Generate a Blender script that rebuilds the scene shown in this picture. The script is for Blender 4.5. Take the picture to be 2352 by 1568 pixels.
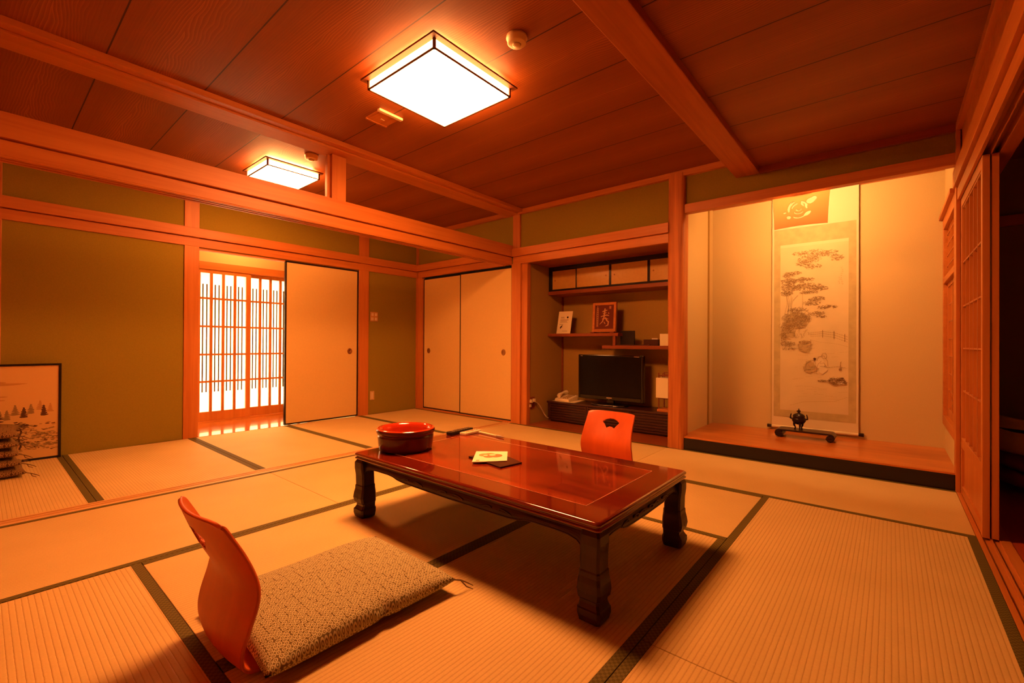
import bpy, bmesh, math, random
from mathutils import Vector, Matrix
for o in list(bpy.data.objects): bpy.data.objects.remove(o)
S = bpy.context.scene
COL = S.collection
R = math.radians
# ------------------------------------------------------------------ camera
W_PX, H_PX, F_PX = 2352, 1568, 1034.87
cam = bpy.data.cameras.new('camera'); camo = bpy.data.objects.new('camera', cam); COL.objects.link(camo)
cam.sensor_width = 36; cam.lens = 36 * F_PX / W_PX; cam.clip_start = .02; cam.clip_end = 60
Fv = Vector((-0.64318874, 0.76569442, 0.00450627)); Rv = Vector((0.76570664, 0.64316704, 0.00543105)); Uv = Vector((-0.00126024, -0.00694367, 0.9999751))
camo.matrix_world = Matrix(((Rv.x, Uv.x, -Fv.x, 0), (Rv.y, Uv.y, -Fv.y, 0), (Rv.z, Uv.z, -Fv.z, .9), (0, 0, 0, 1)))
S.camera = camo
# ------------------------------------------------------------------ world, view
S.view_settings.view_transform = 'Standard'; S.view_settings.look = 'None'
S.view_settings.exposure = 0.0; S.view_settings.gamma = 1; S.view_settings.use_curve_mapping = False
w = bpy.data.worlds.new('night'); S.world = w; w.use_nodes = True
w.node_tree.nodes['Background'].inputs[0].default_value = (.02, .008, .002, 1)
w.node_tree.nodes['Background'].inputs[1].default_value = .3
LAMP_COL = (.93, .33, .088)      # very warm room lamps
LAMP1, LAMP2, ALCOVE, HALL, PORCH = 130, 82, 360, 34, 330
def area(name, loc, size, power, col, rot=(0, 0, 0)):
    l = bpy.data.lights.new(name, 'AREA'); l.shape = 'RECTANGLE'; l.size = size[0]; l.size_y = size[1]
    l.energy = power; l.color = col; o = bpy.data.objects.new(name, l); o.location = loc; o.rotation_euler = rot
    COL.objects.link(o); return o
# porch light outside the paper entrance doors, facing into the house
area('porch_light', (-6.75, 2.1, .75), (1.9, 1.3), PORCH, (1, .80, .55), (0, R(-90), 0))

# ------------------------------------------------------------------ materials
def newmat(name):
    m = bpy.data.materials.new(name); m.use_nodes = True
    nt = m.node_tree; return m, nt, nt.nodes['Principled BSDF']
def N(nt, t, **k):
    n = nt.nodes.new(t)
    for a, b in k.items(): setattr(n, a, b)
    return n
def flat(name, col, rough=.6, spec=.3, metal=0, coat=0, noise=0, scale=30):
    m, nt, b = newmat(name)
    b.inputs['Roughness'].default_value = rough; b.inputs['Metallic'].default_value = metal
    b.inputs['Specular IOR Level'].default_value = spec; b.inputs['Coat Weight'].default_value = coat
    b.inputs['Coat Roughness'].default_value = .05
    b.inputs['Base Color'].default_value = (*col, 1)
    if noise:
        tc = N(nt, 'ShaderNodeTexCoord'); n = N(nt, 'ShaderNodeTexNoise'); n.inputs['Scale'].default_value = scale; n.inputs['Detail'].default_value = 5
        r = N(nt, 'ShaderNodeValToRGB'); r.color_ramp.elements[0].position = .3; r.color_ramp.elements[1].position = .7
        r.color_ramp.elements[0].color = (*[c * (1 - noise) for c in col], 1); r.color_ramp.elements[1].color = (*[c * (1 + noise) for c in col], 1)
        nt.links.new(tc.outputs['Object'], n.inputs['Vector']); nt.links.new(n.outputs['Fac'], r.inputs[0]); nt.links.new(r.outputs[0], b.inputs['Base Color'])
        bp = N(nt, 'ShaderNodeBump'); bp.inputs['Strength'].default_value = .15; bp.inputs['Distance'].default_value = .001
        nt.links.new(n.outputs['Fac'], bp.inputs['Height']); nt.links.new(bp.outputs[0], b.inputs['Normal'])
    return m
def wood(name, c1, c2, axis='X', rough=.45, fine=1.0, coat=0, bump=.2, spec=.35, str_=1.6):
    """straight-grained wood, grain running along the given axis"""
    m, nt, b = newmat(name)
    tc = N(nt, 'ShaderNodeTexCoord'); mp = N(nt, 'ShaderNodeMapping')
    s = {'X': (str_, 38, 38), 'Y': (38, str_, 38), 'Z': (38, 38, str_)}[axis]
    mp.inputs['Scale'].default_value = tuple(v * fine for v in s)
    n = N(nt, 'ShaderNodeTexNoise'); n.inputs['Scale'].default_value = 1; n.inputs['Detail'].default_value = 4; n.inputs['Distortion'].default_value = .6
    mp2 = N(nt, 'ShaderNodeMapping'); mp2.inputs['Scale'].default_value = tuple(v * .22 * fine for v in s)
    n2 = N(nt, 'ShaderNodeTexNoise'); n2.inputs['Scale'].default_value = 1; n2.inputs['Detail'].default_value = 3
    mx = N(nt, 'ShaderNodeMath', operation='MULTIPLY_ADD'); mx.inputs[1].default_value = .5
    r = N(nt, 'ShaderNodeValToRGB'); r.color_ramp.elements[0].position = .36; r.color_ramp.elements[1].position = .66
    r.color_ramp.elements[0].color = (*c1, 1); r.color_ramp.elements[1].color = (*c2, 1)
    hv = N(nt, 'ShaderNodeMath', operation='MULTIPLY'); hv.inputs[1].default_value = .5
    L = nt.links.new
    L(tc.outputs['Object'], mp.inputs[0]); L(tc.outputs['Object'], mp2.inputs[0]); L(mp.outputs[0], n.inputs['Vector']); L(mp2.outputs[0], n2.inputs['Vector'])
    L(n2.outputs['Fac'], hv.inputs[0]); L(n.outputs['Fac'], mx.inputs[0]); L(hv.outputs[0], mx.inputs[2]); L(mx.outputs[0], r.inputs[0]); L(r.outputs[0], b.inputs['Base Color'])
    bp = N(nt, 'ShaderNodeBump'); bp.inputs['Strength'].default_value = bump; bp.inputs['Distance'].default_value = .0008
    L(n.outputs['Fac'], bp.inputs['Height']); L(bp.outputs[0], b.inputs['Normal'])
    b.inputs['Roughness'].default_value = rough; b.inputs['Coat Weight'].default_value = coat; b.inputs['Coat Roughness'].default_value = .04
    b.inputs['Specular IOR Level'].default_value = spec
    return m
WC1, WC2 = (.44, .125, .018), (.56, .185, .035)
WX, WY, WZ = (wood('hinoki_wood_' + a.lower(), WC1, WC2, a) for a in 'XYZ')
PILLAR = wood('rough_cedar_pillar', (.30, .075, .012), (.66, .22, .045), 'Z', .6, .8, bump=1.0)
BEAMW = wood('ceiling_beam_wood', (.30, .075, .012), (.42, .12, .02), 'Y', .55)
DECK = wood('polished_floor_boards', (.34, .08, .012), (.50, .14, .022), 'Y', .16, .5, coat=.6)
SHELFW = wood('red_brown_shelf_wood', (.20, .040, .010), (.30, .065, .014), 'X', .4)
TOKOW = wood('burl_alcove_board', (.36, .085, .012), (.60, .19, .035), 'X', .3, .28, coat=.25, str_=7)
DARKW = wood('dark_stained_wood', (.035, .009, .005), (.06, .015, .008), 'X', .35)
CHAIRW = wood('bent_plywood', (.46, .068, .008), (.57, .092, .012), 'Z', .42, .5, coat=.06)
CHAIRB = wood('bent_plywood_back', (.50, .10, .014), (.60, .13, .02), 'Z', .4, .5)
def ceiling_mat():
    m, nt, b = newmat('ceiling_boards'); L = nt.links.new
    tc = N(nt, 'ShaderNodeTexCoord'); sp = N(nt, 'ShaderNodeSeparateXYZ'); L(tc.outputs['Object'], sp.inputs[0])
    def M(op, a, b_=None, c=None):
        n = N(nt, 'ShaderNodeMath', operation=op)
        for i, v in enumerate((a, b_, c)):
            if v is None: continue
            if isinstance(v, (int, float)): n.inputs[i].default_value = v
            else: L(v, n.inputs[i])
        return n.outputs[0]
    t = M('DIVIDE', M('ADD', sp.outputs['Y'], 10 * .4415 - .428), .4415)
    fl = M('FLOOR', t); v = M('SUBTRACT', M('FRACT', t), .5)
    seamd = M('SUBTRACT', .5, M('ABSOLUTE', v))
    seam = M('LESS_THAN', seamd, .0075)
    n0 = N(nt, 'ShaderNodeTexNoise'); n0.inputs['Scale'].default_value = 1.0; n0.inputs['Detail'].default_value = 2
    cm = N(nt, 'ShaderNodeCombineXYZ'); L(M('MULTIPLY', sp.outputs['X'], 2.2), cm.inputs[0]); L(M('MULTIPLY', t, 1.5), cm.inputs[1]); L(M('MULTIPLY', fl, 7.3), cm.inputs[2]); L(cm.outputs[0], n0.inputs['Vector'])
    vv = M('ADD', v, M('MULTIPLY', M('SUBTRACT', n0.outputs['Fac'], .5), .20))
    ph = M('ADD', M('MULTIPLY', M('ABSOLUTE', vv), 34), M('MULTIPLY', sp.outputs['X'], 3.0))
    ph = M('ADD', ph, M('MULTIPLY', n0.outputs['Fac'], 3))
    fr = M('FRACT', ph)
    line = M('POWER', fr, 2.4)
    # the cathedral figure is strong in the middle of each board and fades to the edge
    fade = M('SUBTRACT', 1.0, M('MULTIPLY', M('ABSOLUTE', vv), 2.6)); fade = M('MAXIMUM', fade, .12)
    g = M('MULTIPLY', line, fade)
    nf = N(nt, 'ShaderNodeTexNoise'); mp = N(nt, 'ShaderNodeMapping'); mp.inputs['Scale'].default_value = (3, 160, 1); nf.inputs['Scale'].default_value = 1
    L(tc.outputs['Object'], mp.inputs[0]); L(mp.outputs[0], nf.inputs['Vector'])
    g = M('ADD', M('MULTIPLY', g, .75), M('MULTIPLY', nf.outputs['Fac'], .35))
    r = N(nt, 'ShaderNodeValToRGB'); r.color_ramp.elements[0].color = (.195, .044, .006, 1); r.color_ramp.elements[1].color = (.43, .125, .022, 1)
    L(g, r.inputs[0])
    mx = N(nt, 'ShaderNodeMix', data_type='RGBA'); L(seam, mx.inputs['Factor']); L(r.outputs[0], mx.inputs['A']); mx.inputs['B'].default_value = (.05, .010, .003, 1)
    L(mx.outputs['Result'], b.inputs['Base Color'])
    bp = N(nt, 'ShaderNodeBump'); bp.inputs['Strength'].default_value = .8; bp.inputs['Distance'].default_value = .004; bp.invert = True
    L(seam, bp.inputs['Height']); L(bp.outputs[0], b.inputs['Normal'])
    b.inputs['Roughness'].default_value = .5; b.inputs['Specular IOR Level'].default_value = .25
    return m
CEIL = ceiling_mat()
def tatami(name, axis):
    m, nt, b = newmat(name); L = nt.links.new
    tc = N(nt, 'ShaderNodeTexCoord'); sp = N(nt, 'ShaderNodeSeparateXYZ'); L(tc.outputs['Object'], sp.inputs[0])
    across = sp.outputs['X'] if axis == 'Y' else sp.outputs['Y']
    def M(op, a, b_=None):
        n = N(nt, 'ShaderNodeMath', operation=op)
        for i, v in enumerate((a, b_)):
            if v is None: continue
            if isinstance(v, (int, float)): n.inputs[i].default_value = v
            else: L(v, n.inputs[i])
        return n.outputs[0]
    nn = N(nt, 'ShaderNodeTexNoise'); nn.inputs['Scale'].default_value = 60; L(tc.outputs['Object'], nn.inputs['Vector'])
    a2 = M('ADD', across, M('MULTIPLY', nn.outputs['Fac'], .002))
    f = M('FRACT', M('MULTIPLY', a2, 1 / .0155)); tri = M('ABSOLUTE', M('SUBTRACT', f, .5))       # .5 in the groove
    gr = M('POWER', M('MULTIPLY', tri, 2), 5)
    rush = N(nt, 'ShaderNodeTexNoise'); mp = N(nt, 'ShaderNodeMapping'); mp.inputs['Scale'].default_value = (60, 700, 1) if axis == 'Y' else (700, 60, 1)
    rush.inputs['Scale'].default_value = 1; L(tc.outputs['Object'], mp.inputs[0]); L(mp.outputs[0], rush.inputs['Vector'])
    big = N(nt, 'ShaderNodeTexNoise'); big.inputs['Scale'].default_value = 3; L(tc.outputs['Object'], big.inputs['Vector'])
    r = N(nt, 'ShaderNodeValToRGB'); r.color_ramp.elements[0].position = .3; r.color_ramp.elements[1].position = .7
    r.color_ramp.elements[0].color = (.54, .37, .135, 1); r.color_ramp.elements[1].color = (.66, .47, .19, 1)
    L(M('ADD', M('MULTIPLY', rush.outputs['Fac'], .6), M('MULTIPLY', big.outputs['Fac'], .4)), r.inputs[0])
    mx = N(nt, 'ShaderNodeMix', data_type='RGBA'); L(M('MULTIPLY', gr, .45), mx.inputs['Factor']); L(r.outputs[0], mx.inputs['A']); mx.inputs['B'].default_value = (.34, .17, .05, 1)
    L(mx.outputs['Result'], b.inputs['Base Color'])
    bp = N(nt, 'ShaderNodeBump'); bp.inputs['Strength'].default_value = .55; bp.inputs['Distance'].default_value = .0016; bp.invert = True
    L(gr, bp.inputs['Height']); L(bp.outputs[0], b.inputs['Normal'])
    b.inputs['Roughness'].default_value = .62; b.inputs['Specular IOR Level'].default_value = .25
    return m
TAT = {'X': tatami('tatami_rush_x', 'X'), 'Y': tatami('tatami_rush_y', 'Y')}
def border_mat():
    m, nt, b = newmat('tatami_border_cloth'); L = nt.links.new
    tc = N(nt, 'ShaderNodeTexCoord'); ch = N(nt, 'ShaderNodeTexChecker'); ch.inputs['Scale'].default_value = 110
    ch.inputs['Color1'].default_value = (.135, .10, .022, 1); ch.inputs['Color2'].default_value = (.085, .062, .014, 1)
    L(tc.outputs['Object'], ch.inputs['Vector']); L(ch.outputs['Color'], b.inputs['Base Color']); b.inputs['Roughness'].default_value = .7
    b.inputs['Specular IOR Level'].default_value = .15
    return m
HERI = border_mat()
WALL = flat('olive_clay_plaster', (.265, .185, .020), .9, .1, noise=.07, scale=160)
TOKOWALL = flat('pale_clay_plaster', (.60, .44, .19), .9, .1, noise=.04, scale=160)
NICHEWALL = flat('niche_clay_plaster', (.36, .21, .05), .9, .1, noise=.05, scale=160)
FUSUMA = flat('cream_sliding_door_paper', (.66, .44, .16), .7, .2, noise=.02, scale=60)
LACQ = flat('black_lacquer', (.012, .006, .005), .25, .4)
BLACKSATIN = flat('black_satin', (.012, .008, .006), .35, .4)
PAPERW = flat('white_paper', (.80, .68, .42), .7, .2)
GOLDP = flat('gold_leaf_cupboard_paper', (.52, .28, .07), .28, .5, noise=.05)
BRASS = flat('aged_bronze', (.30, .13, .04), .35, .5, .7)
IVORY = flat('ivory_plastic', (.66, .52, .30), .4, .4)
WHITEP = flat('white_plastic', (.78, .66, .42), .35, .4)
TVBLK = flat('tv_gloss_black', (.006, .004, .004), .12, .5)
SCREEN = flat('tv_screen_glass', (.003, .0015, .0015), .25, .22)
SILVER = flat('silver_trim', (.55, .45, .35), .3, .5, .8)
BRONZE = flat('dark_bronze', (.03, .014, .008), .3, .5, .5)
MOUNT = flat('scroll_mount_silk', (.46, .36, .16), .7, .2, noise=.10, scale=14)
SCREDGE = flat('scroll_edge_silk', (.66, .55, .32), .7, .2)
SCRPAPER = flat('aged_painting_paper', (.62, .50, .27), .75, .2, noise=.05, scale=5)
INK = flat('sepia_ink', (.27, .17, .07), .8, .1)
INKL = flat('pale_sepia_ink', (.42, .30, .14), .8, .1)
INKD = flat('dark_sepia_ink', (.10, .045, .02), .8, .1)
INKBL = flat('black_ink', (.03, .015, .01), .8, .1)
GLYPH = flat('raised_pale_lettering', (.62, .30, .12), .6, .2)
MAROON = flat('dark_red_ground', (.14, .022, .010), .5, .2)
SALMON = flat('salmon_print', (.75, .20, .07), .6, .2)
SAGE = flat('sage_print', (.34, .30, .10), .6, .2)
def table_mat():
    m = wood('red_lacquered_wood', (.10, .006, .002), (.38, .042, .007), 'X', .22, .55, coat=.8, bump=.10, str_=5)
    return m
TABLE = table_mat()
TABLEF = flat('dark_red_lacquer', (.15, .011, .003), .10, .5, coat=1)
TABLEL = wood('dark_carved_wood', (.018, .0035, .002), (.038, .007, .003), 'Z', .42, .6, coat=.12)
INLAY = flat('pale_inlay_line', (.80, .50, .22), .35, .5)
BOWLO = flat('dark_red_lacquer_bowl', (.085, .005, .002), .22, .4, coat=.25)
BOWLI = flat('vermilion_lacquer', (.46, .030, .006), .14, .5, coat=1)
def cushion_mat(name, c_d, c_l, sc=82):
    m, nt, b = newmat(name); L = nt.links.new
    tc = N(nt, 'ShaderNodeTexCoord'); mp = N(nt, 'ShaderNodeMapping'); mp.inputs['Scale'].default_value = (1, 1, .5); L(tc.outputs['Object'], mp.inputs[0])
    v = N(nt, 'ShaderNodeTexVoronoi', voronoi_dimensions='2D'); v.inputs['Scale'].default_value = sc; v.inputs['Randomness'].default_value = .3; L(mp.outputs[0], v.inputs['Vector'])
    r = N(nt, 'ShaderNodeValToRGB'); cr = r.color_ramp
    cr.elements[0].position = 0; cr.elements[0].color = (*c_l, 1); cr.elements[1].position = 1; cr.elements[1].color = (*c_d, 1)
    for p, c in ((.10, c_l), (.17, c_d), (.27, c_d), (.33, c_l), (.46, c_l), (.54, c_d)):
        e = cr.elements.new(p); e.color = (*c, 1)
    L(v.outputs['Distance'], r.inputs[0]); L(r.outputs[0], b.inputs['Base Color'])
    b.inputs['Roughness'].default_value = .85; b.inputs['Specular IOR Level'].default_value = .15
    return m
CUSH = cushion_mat('patterned_cushion_cloth', (.15, .105, .045), (.52, .46, .26), 76)
CUSHD = cushion_mat('brown_patterned_cushion_cloth', (.08, .035, .012), (.30, .17, .06), 60)
def emit(name, col, st):
    m, nt, b = newmat(name); b.inputs['Base Color'].default_value = (.8, .7, .5, 1)
    b.inputs['Emission Color'].default_value = (*col, 1); b.inputs['Emission Strength'].default_value = st
    return m
L1 = emit('lit_lamp_acrylic', LAMP_COL, LAMP1)
LU = emit('lit_lamp_upper_gap', LAMP_COL, 240)
LS = emit('lit_lamp_side', LAMP_COL, 34)
L2 = emit('lit_lamp_acrylic_back_room', LAMP_COL, LAMP2)
LH = emit('lit_hall_lamp', (1, .40, .12), HALL)
LT = emit('lit_alcove_tube', (1, .50, .19), ALCOVE)
def paper(name, col, trans):
    m, nt, b = newmat(name); out = nt.nodes['Material Output']
    d = N(nt, 'ShaderNodeBsdfDiffuse'); t = N(nt, 'ShaderNodeBsdfTranslucent'); mx = N(nt, 'ShaderNodeMixShader')
    d.inputs[0].default_value = (*col, 1); t.inputs[0].default_value = (*col, 1); mx.inputs[0].default_value = trans
    nt.links.new(d.outputs[0], mx.inputs[1]); nt.links.new(t.outputs[0], mx.inputs[2]); nt.links.new(mx.outputs[0], out.inputs[0])
    nt.nodes.remove(b); return m
SHOJI = paper('shoji_paper', (.88, .82, .66), .55)
WASHI = paper('alcove_lamp_paper', (.86, .60, .34), .5)

# ------------------------------------------------------------------ mesh helpers
LOC = {}
class MB:
    def __init__(s): s.v = []; s.f = []; s.m = []; s.cur = 0; s.sm = []; s.smooth = False
    def face(s, idx): s.f.append(tuple(idx)); s.m.append(s.cur); s.sm.append(s.smooth)
    def box(s, x0, x1, y0, y1, z0, z1):
        n = len(s.v)
        s.v += [(x, y, z) for z in (z0, z1) for y in (y0, y1) for x in (x0, x1)]
        for q in ((0, 2, 3, 1), (4, 5, 7, 6), (0, 1, 5, 4), (2, 6, 7, 3), (0, 4, 6, 2), (1, 3, 7, 5)): s.face([n + i for i in q])
        return s
    def quad(s, *p):
        n = len(s.v); s.v += [tuple(q) for q in p]; s.face(range(n, n + len(p))); return s
    def grid(s, rows, closed_u=False, closed_v=False):
        n = len(s.v); a = len(rows); b = len(rows[0])
        for r in rows: s.v += [tuple(p) for p in r]
        for i in range(a if closed_u else a - 1):
            for j in range(b if closed_v else b - 1):
                i2, j2 = (i + 1) % a, (j + 1) % b
                s.face((n + i * b + j, n + i * b + j2, n + i2 * b + j2, n + i2 * b + j))
        return s
    def cap(s, pts, flip=False):
        n = len(s.v); s.v += [tuple(p) for p in pts]; r = list(range(n, n + len(pts))); s.face(r[::-1] if flip else r)
    def prism(s, poly, axis, a, b):
        """polygon in the plane across axis, extruded from a to b. poly points are the two other coordinates in x,y,z order"""
        def mk(p, t): return {'X': (t, p[0], p[1]), 'Y': (p[0], t, p[1]), 'Z': (p[0], p[1], t)}[axis]
        n = len(s.v); k = len(poly)
        s.v += [mk(p, a) for p in poly] + [mk(p, b) for p in poly]
        for i in range(k):
            j = (i + 1) % k; s.face((n + i, n + j, n + k + j, n + k + i))
        s.face([n + i for i in range(k)][::-1]); s.face([n + k + i for i in range(k)])
        return s
    def lathe(s, prof, c, seg=48, sx=1, sy=1):
        n = len(s.v); old = s.smooth; s.smooth = True
        rows = [[(c[0] + sx * r * math.cos(2 * math.pi * i / seg), c[1] + sy * r * math.sin(2 * math.pi * i / seg), c[2] + z) for i in range(seg)] for r, z in prof]
        s.grid(rows, closed_v=True)
        s.smooth = old; return s
    def tube(s, pts, r, seg=8, closed=False):
        P = [Vector(p) for p in pts]; rows = []; old = s.smooth; s.smooth = True
        rr = r if isinstance(r, (list, tuple)) else [r] * len(P)
        nrm = None
        for i, p in enumerate(P):
            t = (P[min(i + 1, len(P) - 1)] - P[max(i - 1, 0)]).normalized()
            if nrm is None: nrm = t.orthogonal().normalized()
            nrm = (nrm - t * nrm.dot(t)).normalized(); bi = t.cross(nrm)
            rows.append([p + rr[i] * (math.cos(2 * math.pi * k / seg) * nrm + math.sin(2 * math.pi * k / seg) * bi) for k in range(seg)])
        s.grid(rows, closed_v=True); s.smooth = old
        s.cap(rows[0]); s.cap(rows[-1], True); return s
    def cyl(s, c, r, h, axis='Z', seg=24):
        d = {'X': Vector((1, 0, 0)), 'Y': Vector((0, 1, 0)), 'Z': Vector((0, 0, 1))}[axis]
        return s.tube([Vector(c), Vector(c) + d * h], r, seg)
    def build(s, name, mats, parent=None, bevel=0, seg=2, solid=0, sub=0):
        o0 = LOC.get(parent.name, Vector()) if parent else Vector()
        me = bpy.data.meshes.new(name)
        me.from_pydata([tuple(Vector(p) - o0) for p in s.v], [], s.f)
        if not isinstance(mats, (list, tuple)): mats = [mats]
        for m in mats: me.materials.append(m)
        for p, mi, sm in zip(me.polygons, s.m, s.sm): p.material_index = mi; p.use_smooth = sm
        me.update()
        bm = bmesh.new(); bm.from_mesh(me); bmesh.ops.recalc_face_normals(bm, faces=bm.faces) if not solid else None; bm.to_mesh(me); bm.free()
        o = bpy.data.objects.new(name, me); COL.objects.link(o)
        if parent: o.parent = parent; LOC[o.name] = o0.copy()
        if sub:
            m = o.modifiers.new('s', 'SUBSURF'); m.levels = sub; m.render_levels = sub
        if solid:
            m = o.modifiers.new('t', 'SOLIDIFY'); m.thickness = solid; m.offset = 0
        if bevel:
            m = o.modifiers.new('b', 'BEVEL'); m.width = bevel; m.segments = seg; m.limit_method = 'ANGLE'; m.angle_limit = R(40)
        return o
def tag(o, label=None, cat=None, group=None, kind=None):
    if label: o['label'] = label
    if cat: o['category'] = cat
    if group: o['group'] = group
    if kind: o['kind'] = kind
    return o
def empty(name, loc=(0, 0, 0), rz=0):
    o = bpy.data.objects.new(name, None); o.location = loc; o.rotation_euler = (0, 0, rz); o.empty_display_size = .1
    COL.objects.link(o); LOC[o.name] = Vector(loc); return o
def children(o): return [c for c in bpy.data.objects if c.parent == o]
def copy_tree(o, parent=None):
    c = o.copy(); COL.objects.link(c); c.parent = parent
    for ch in children(o): copy_tree(ch, c)
    return c
tn = [0]
def trim(b, mat, label, bevel=.002, parent=None):
    """one piece of fixed woodwork; b is a tuple box or an MB"""
    tn[0] += 1
    mb = b if isinstance(b, MB) else MB().box(*b)
    o = mb.build('trim_%d' % tn[0], mat, None, bevel)
    return tag(o, label, None, None, 'structure')
def struct(name, mb, mat, label, bevel=0, parent=None):
    return tag(mb.build(name, mat, parent, bevel), label, None, None, 'structure')

# ------------------------------------------------------------------ key dimensions (metres)
XA, YB, XC = -5.015, 3.925, .33
YN = -.46            # wall behind the camera
# ------------------------------------------------------------------ floor, ceiling, walls
struct('floor', MB().box(-5.2, .43, YN - .1, 5.0, -.12, -.051), DECK, 'sub floor below the tatami mats')
struct('ceiling', MB().box(-5.015, -.955, YN, YB, 2.40, 2.44), CEIL, 'wide wooden board ceiling over both rooms')
struct('ceiling_low', MB().box(-.785, XC + .05, YN, YB, 2.285, 2.44), CEIL, 'lower strip of board ceiling beside the alcove beam')
for (y0, y1, z0, z1, nm) in ((-.46, 1.237, -.05, 1.79, 'left'), (3.165, YB, -.05, 1.79, 'left_end')):
    struct('wall_' + nm, MB().box(XA - .06, XA, y0, y1, z0, z1), WALL, 'olive clay plaster wall panel of the back room')
struct('wall_left_upper', MB().box(XA - .06, XA, YN, YB, 1.79, 2.44), WALL, 'olive plaster strip above the left wall rail')
struct('wall_back', MB().box(XA, -1.45, YB + .015, YB + .06, 1.80, 2.44).box(-1.45, XC, YB + .015, YB + .045, 2.06, 2.44), WALL, 'olive plaster strip above the rail of the far wall')
struct('wall_front', MB().box(XA - .06, XC + .1, YN - .06, YN, -.05, 2.44), WX, 'wood faced wall behind the viewer')
# right wall above the rail
struct('wall_right', MB().box(XC + .005, XC + .05, YN, YB, 1.99, 2.44), WX, 'wood faced strip above the right hand rail')
# mouldings under the ceiling
trim((XA, -.955, YB - .025, YB + .02, 2.35, 2.40), WX, 'ceiling moulding along the far wall above closets and shelves')
trim((-.785, XC, YB - .02, YB + .02, 2.235, 2.285), SHELFW, 'dark ceiling moulding above the alcove')
trim((XA, XA + .03, YN, YB, 2.35, 2.40), WY, 'ceiling moulding along the left wall')
trim((XC - .02, XC + .01, YN, YB, 2.235, 2.285), WY, 'ceiling moulding along the right wall')
trim((-.955, -.785, YN, YB + .01, 2.24, 2.42), BEAMW, 'heavy ceiling beam running toward the alcove', .006)
# ------------------------------------------------------------------ posts on the left wall
trim((XA - .06, XA + .012, 1.237, 1.355, -.05, 2.40), WZ, 'post left of the entrance opening', .003)
trim((XA - .06, XA + .012, 3.03, 3.165, -.05, 2.40), WZ, 'post between open sliding door and light switch wall', .003)
trim((XA - .06, XA + .012, -.01, .118, -.05, 2.40), WZ, 'post at the left edge beside the standing picture', .003)
trim((XA - .05, XA + .015, YB - .02, YB + .03, -.05, 2.36), WZ, 'thin post in the far left corner', .002)
# rails (nageshi + kamoi)
def rail(x0, x1, y0, y1, axis, out, label, mat, z0=1.795, zmid=1.875, z1=1.968):
    """two stacked members with a groove line; out = unit vector the rail faces"""
    m = MB(); e = .022
    if axis == 'Y':
        if out > 0: m.box(x0, x1 - e, y0, y1, z0, zmid); m.box(x0, x1, y0, y1, zmid + .006, z1); m.box(x0, x1 - e - .006, y0, y1, zmid, zmid + .006)
        else: m.box(x0 + e, x1, y0, y1, z0, zmid); m.box(x0, x1, y0, y1, zmid + .006, z1); m.box(x0 + e + .006, x1, y0, y1, zmid, zmid + .006)
    else:
        m.box(x0, x1, y0 + e, y1, z0, zmid); m.box(x0, x1, y0, y1, zmid + .006, z1); m.box(x0, x1, y0 + e + .006, y1, zmid, zmid + .006)
    return trim(m, mat, label, .003)
rail(XA - .03, XA + .035, YN, YB - .02, 'Y', 1, 'long rail along the left wall above the doors', WY)
rail(XA + .035, -3.43, YB - .035, YB + .03, 'X', -1, 'rail above the closet doors', WX)
rail(-3.28, -1.49, YB - .035, YB + .03, 'X', -1, 'rail above the shelf niche', WX)
# ------------------------------------------------------------------ beam and open transom between the rooms
m = MB(); m.box(-3.425, -3.285, YN, YB, 1.885, 2.01); m.box(-3.40, -3.31, YN, YB, 1.873, 1.888)
m.box(-3.41, -3.30, YN, YB, 1.802, 1.876)
for k in range(3): m.box(-3.41 + .042 * k, -3.385 + .042 * k, YN, YB, 1.793, 1.803)
trim(m, WY, 'big beam dividing the two rooms', .003)
m = MB(); m.box(-3.372, -3.20, YN, YB, 2.352, 2.402)
trim(m, WY, 'header of the open transom under the ceiling', .003)
trim((-3.199, -3.135, YN, YB, 2.366, 2.402), WY, 'ceiling moulding above the open transom', .004)
trim((-3.41, -3.373, YN, YB, 2.366, 2.402), WY, 'back room side ceiling moulding above the open transom', .004)
trim((-3.40, -3.29, 1.755, 1.872, 2.008, 2.354), WZ, 'short post standing on the beam in the transom', .004)
trim((-3.345, -3.325, 1.735, 1.757, 2.008, 2.352), WZ, 'thin strip beside the transom post', .001)
# floor sill between rooms
m = MB(); m.box(-3.41, -3.30, YN, YB, -.05, -.006)
for a, b in ((-3.41, -3.392), (-3.372, -3.355), (-3.335, -3.30)): m.box(a, b, YN, YB, -.006, .001)
trim(m, wood('pale_sill_wood', (.56, .30, .10), (.66, .38, .14), 'Y', .5), 'grooved floor sill between the two rooms', 0)
# ------------------------------------------------------------------ tatami
def mat_(x0, x1, y0, y1, axis, label, sides):
    g = .0012
    t = empty('tatami_mat', ((x0 + x1) / 2, (y0 + y1) / 2, -.05)); tag(t, label, 'tatami mat', 'tatami mats covering the floor')
    MB().box(x0 + g, x1 - g, y0 + g, y1 - g, -.05, 0).build('rush_cover', TAT[axis], t, .002)
    for sd in sides:
        e = .0335
        if axis == 'Y': b = (x0 + g, x0 + e, y0 + g, y1 - g) if sd < 0 else (x1 - e, x1 - g, y0 + g, y1 - g)
        else: b = (x0 + g, x1 - g, y0 + g, y0 + e) if sd < 0 else (x0 + g, x1 - g, y1 - e, y1 - g)
        MB().box(*b, -.049, .0015).build('cloth_border', HERI, t, .001)
Bx0, Bx1 = -5.0, -3.41
BY = [-.44, .443, 1.305, 2.175, 3.04, 3.91]
bl = ['tatami mat under the stacked cushions at the left edge', 'tatami mat between the standing picture and the entrance post', 'tatami mat in front of the lattice entrance doors',
      'tatami mat in front of the open sliding door', 'tatami mat before the light switch and the closet corner']
for i in range(5): mat_(Bx0, Bx1, BY[i], BY[i + 1], 'X', bl[i], (-1, 1))
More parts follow.
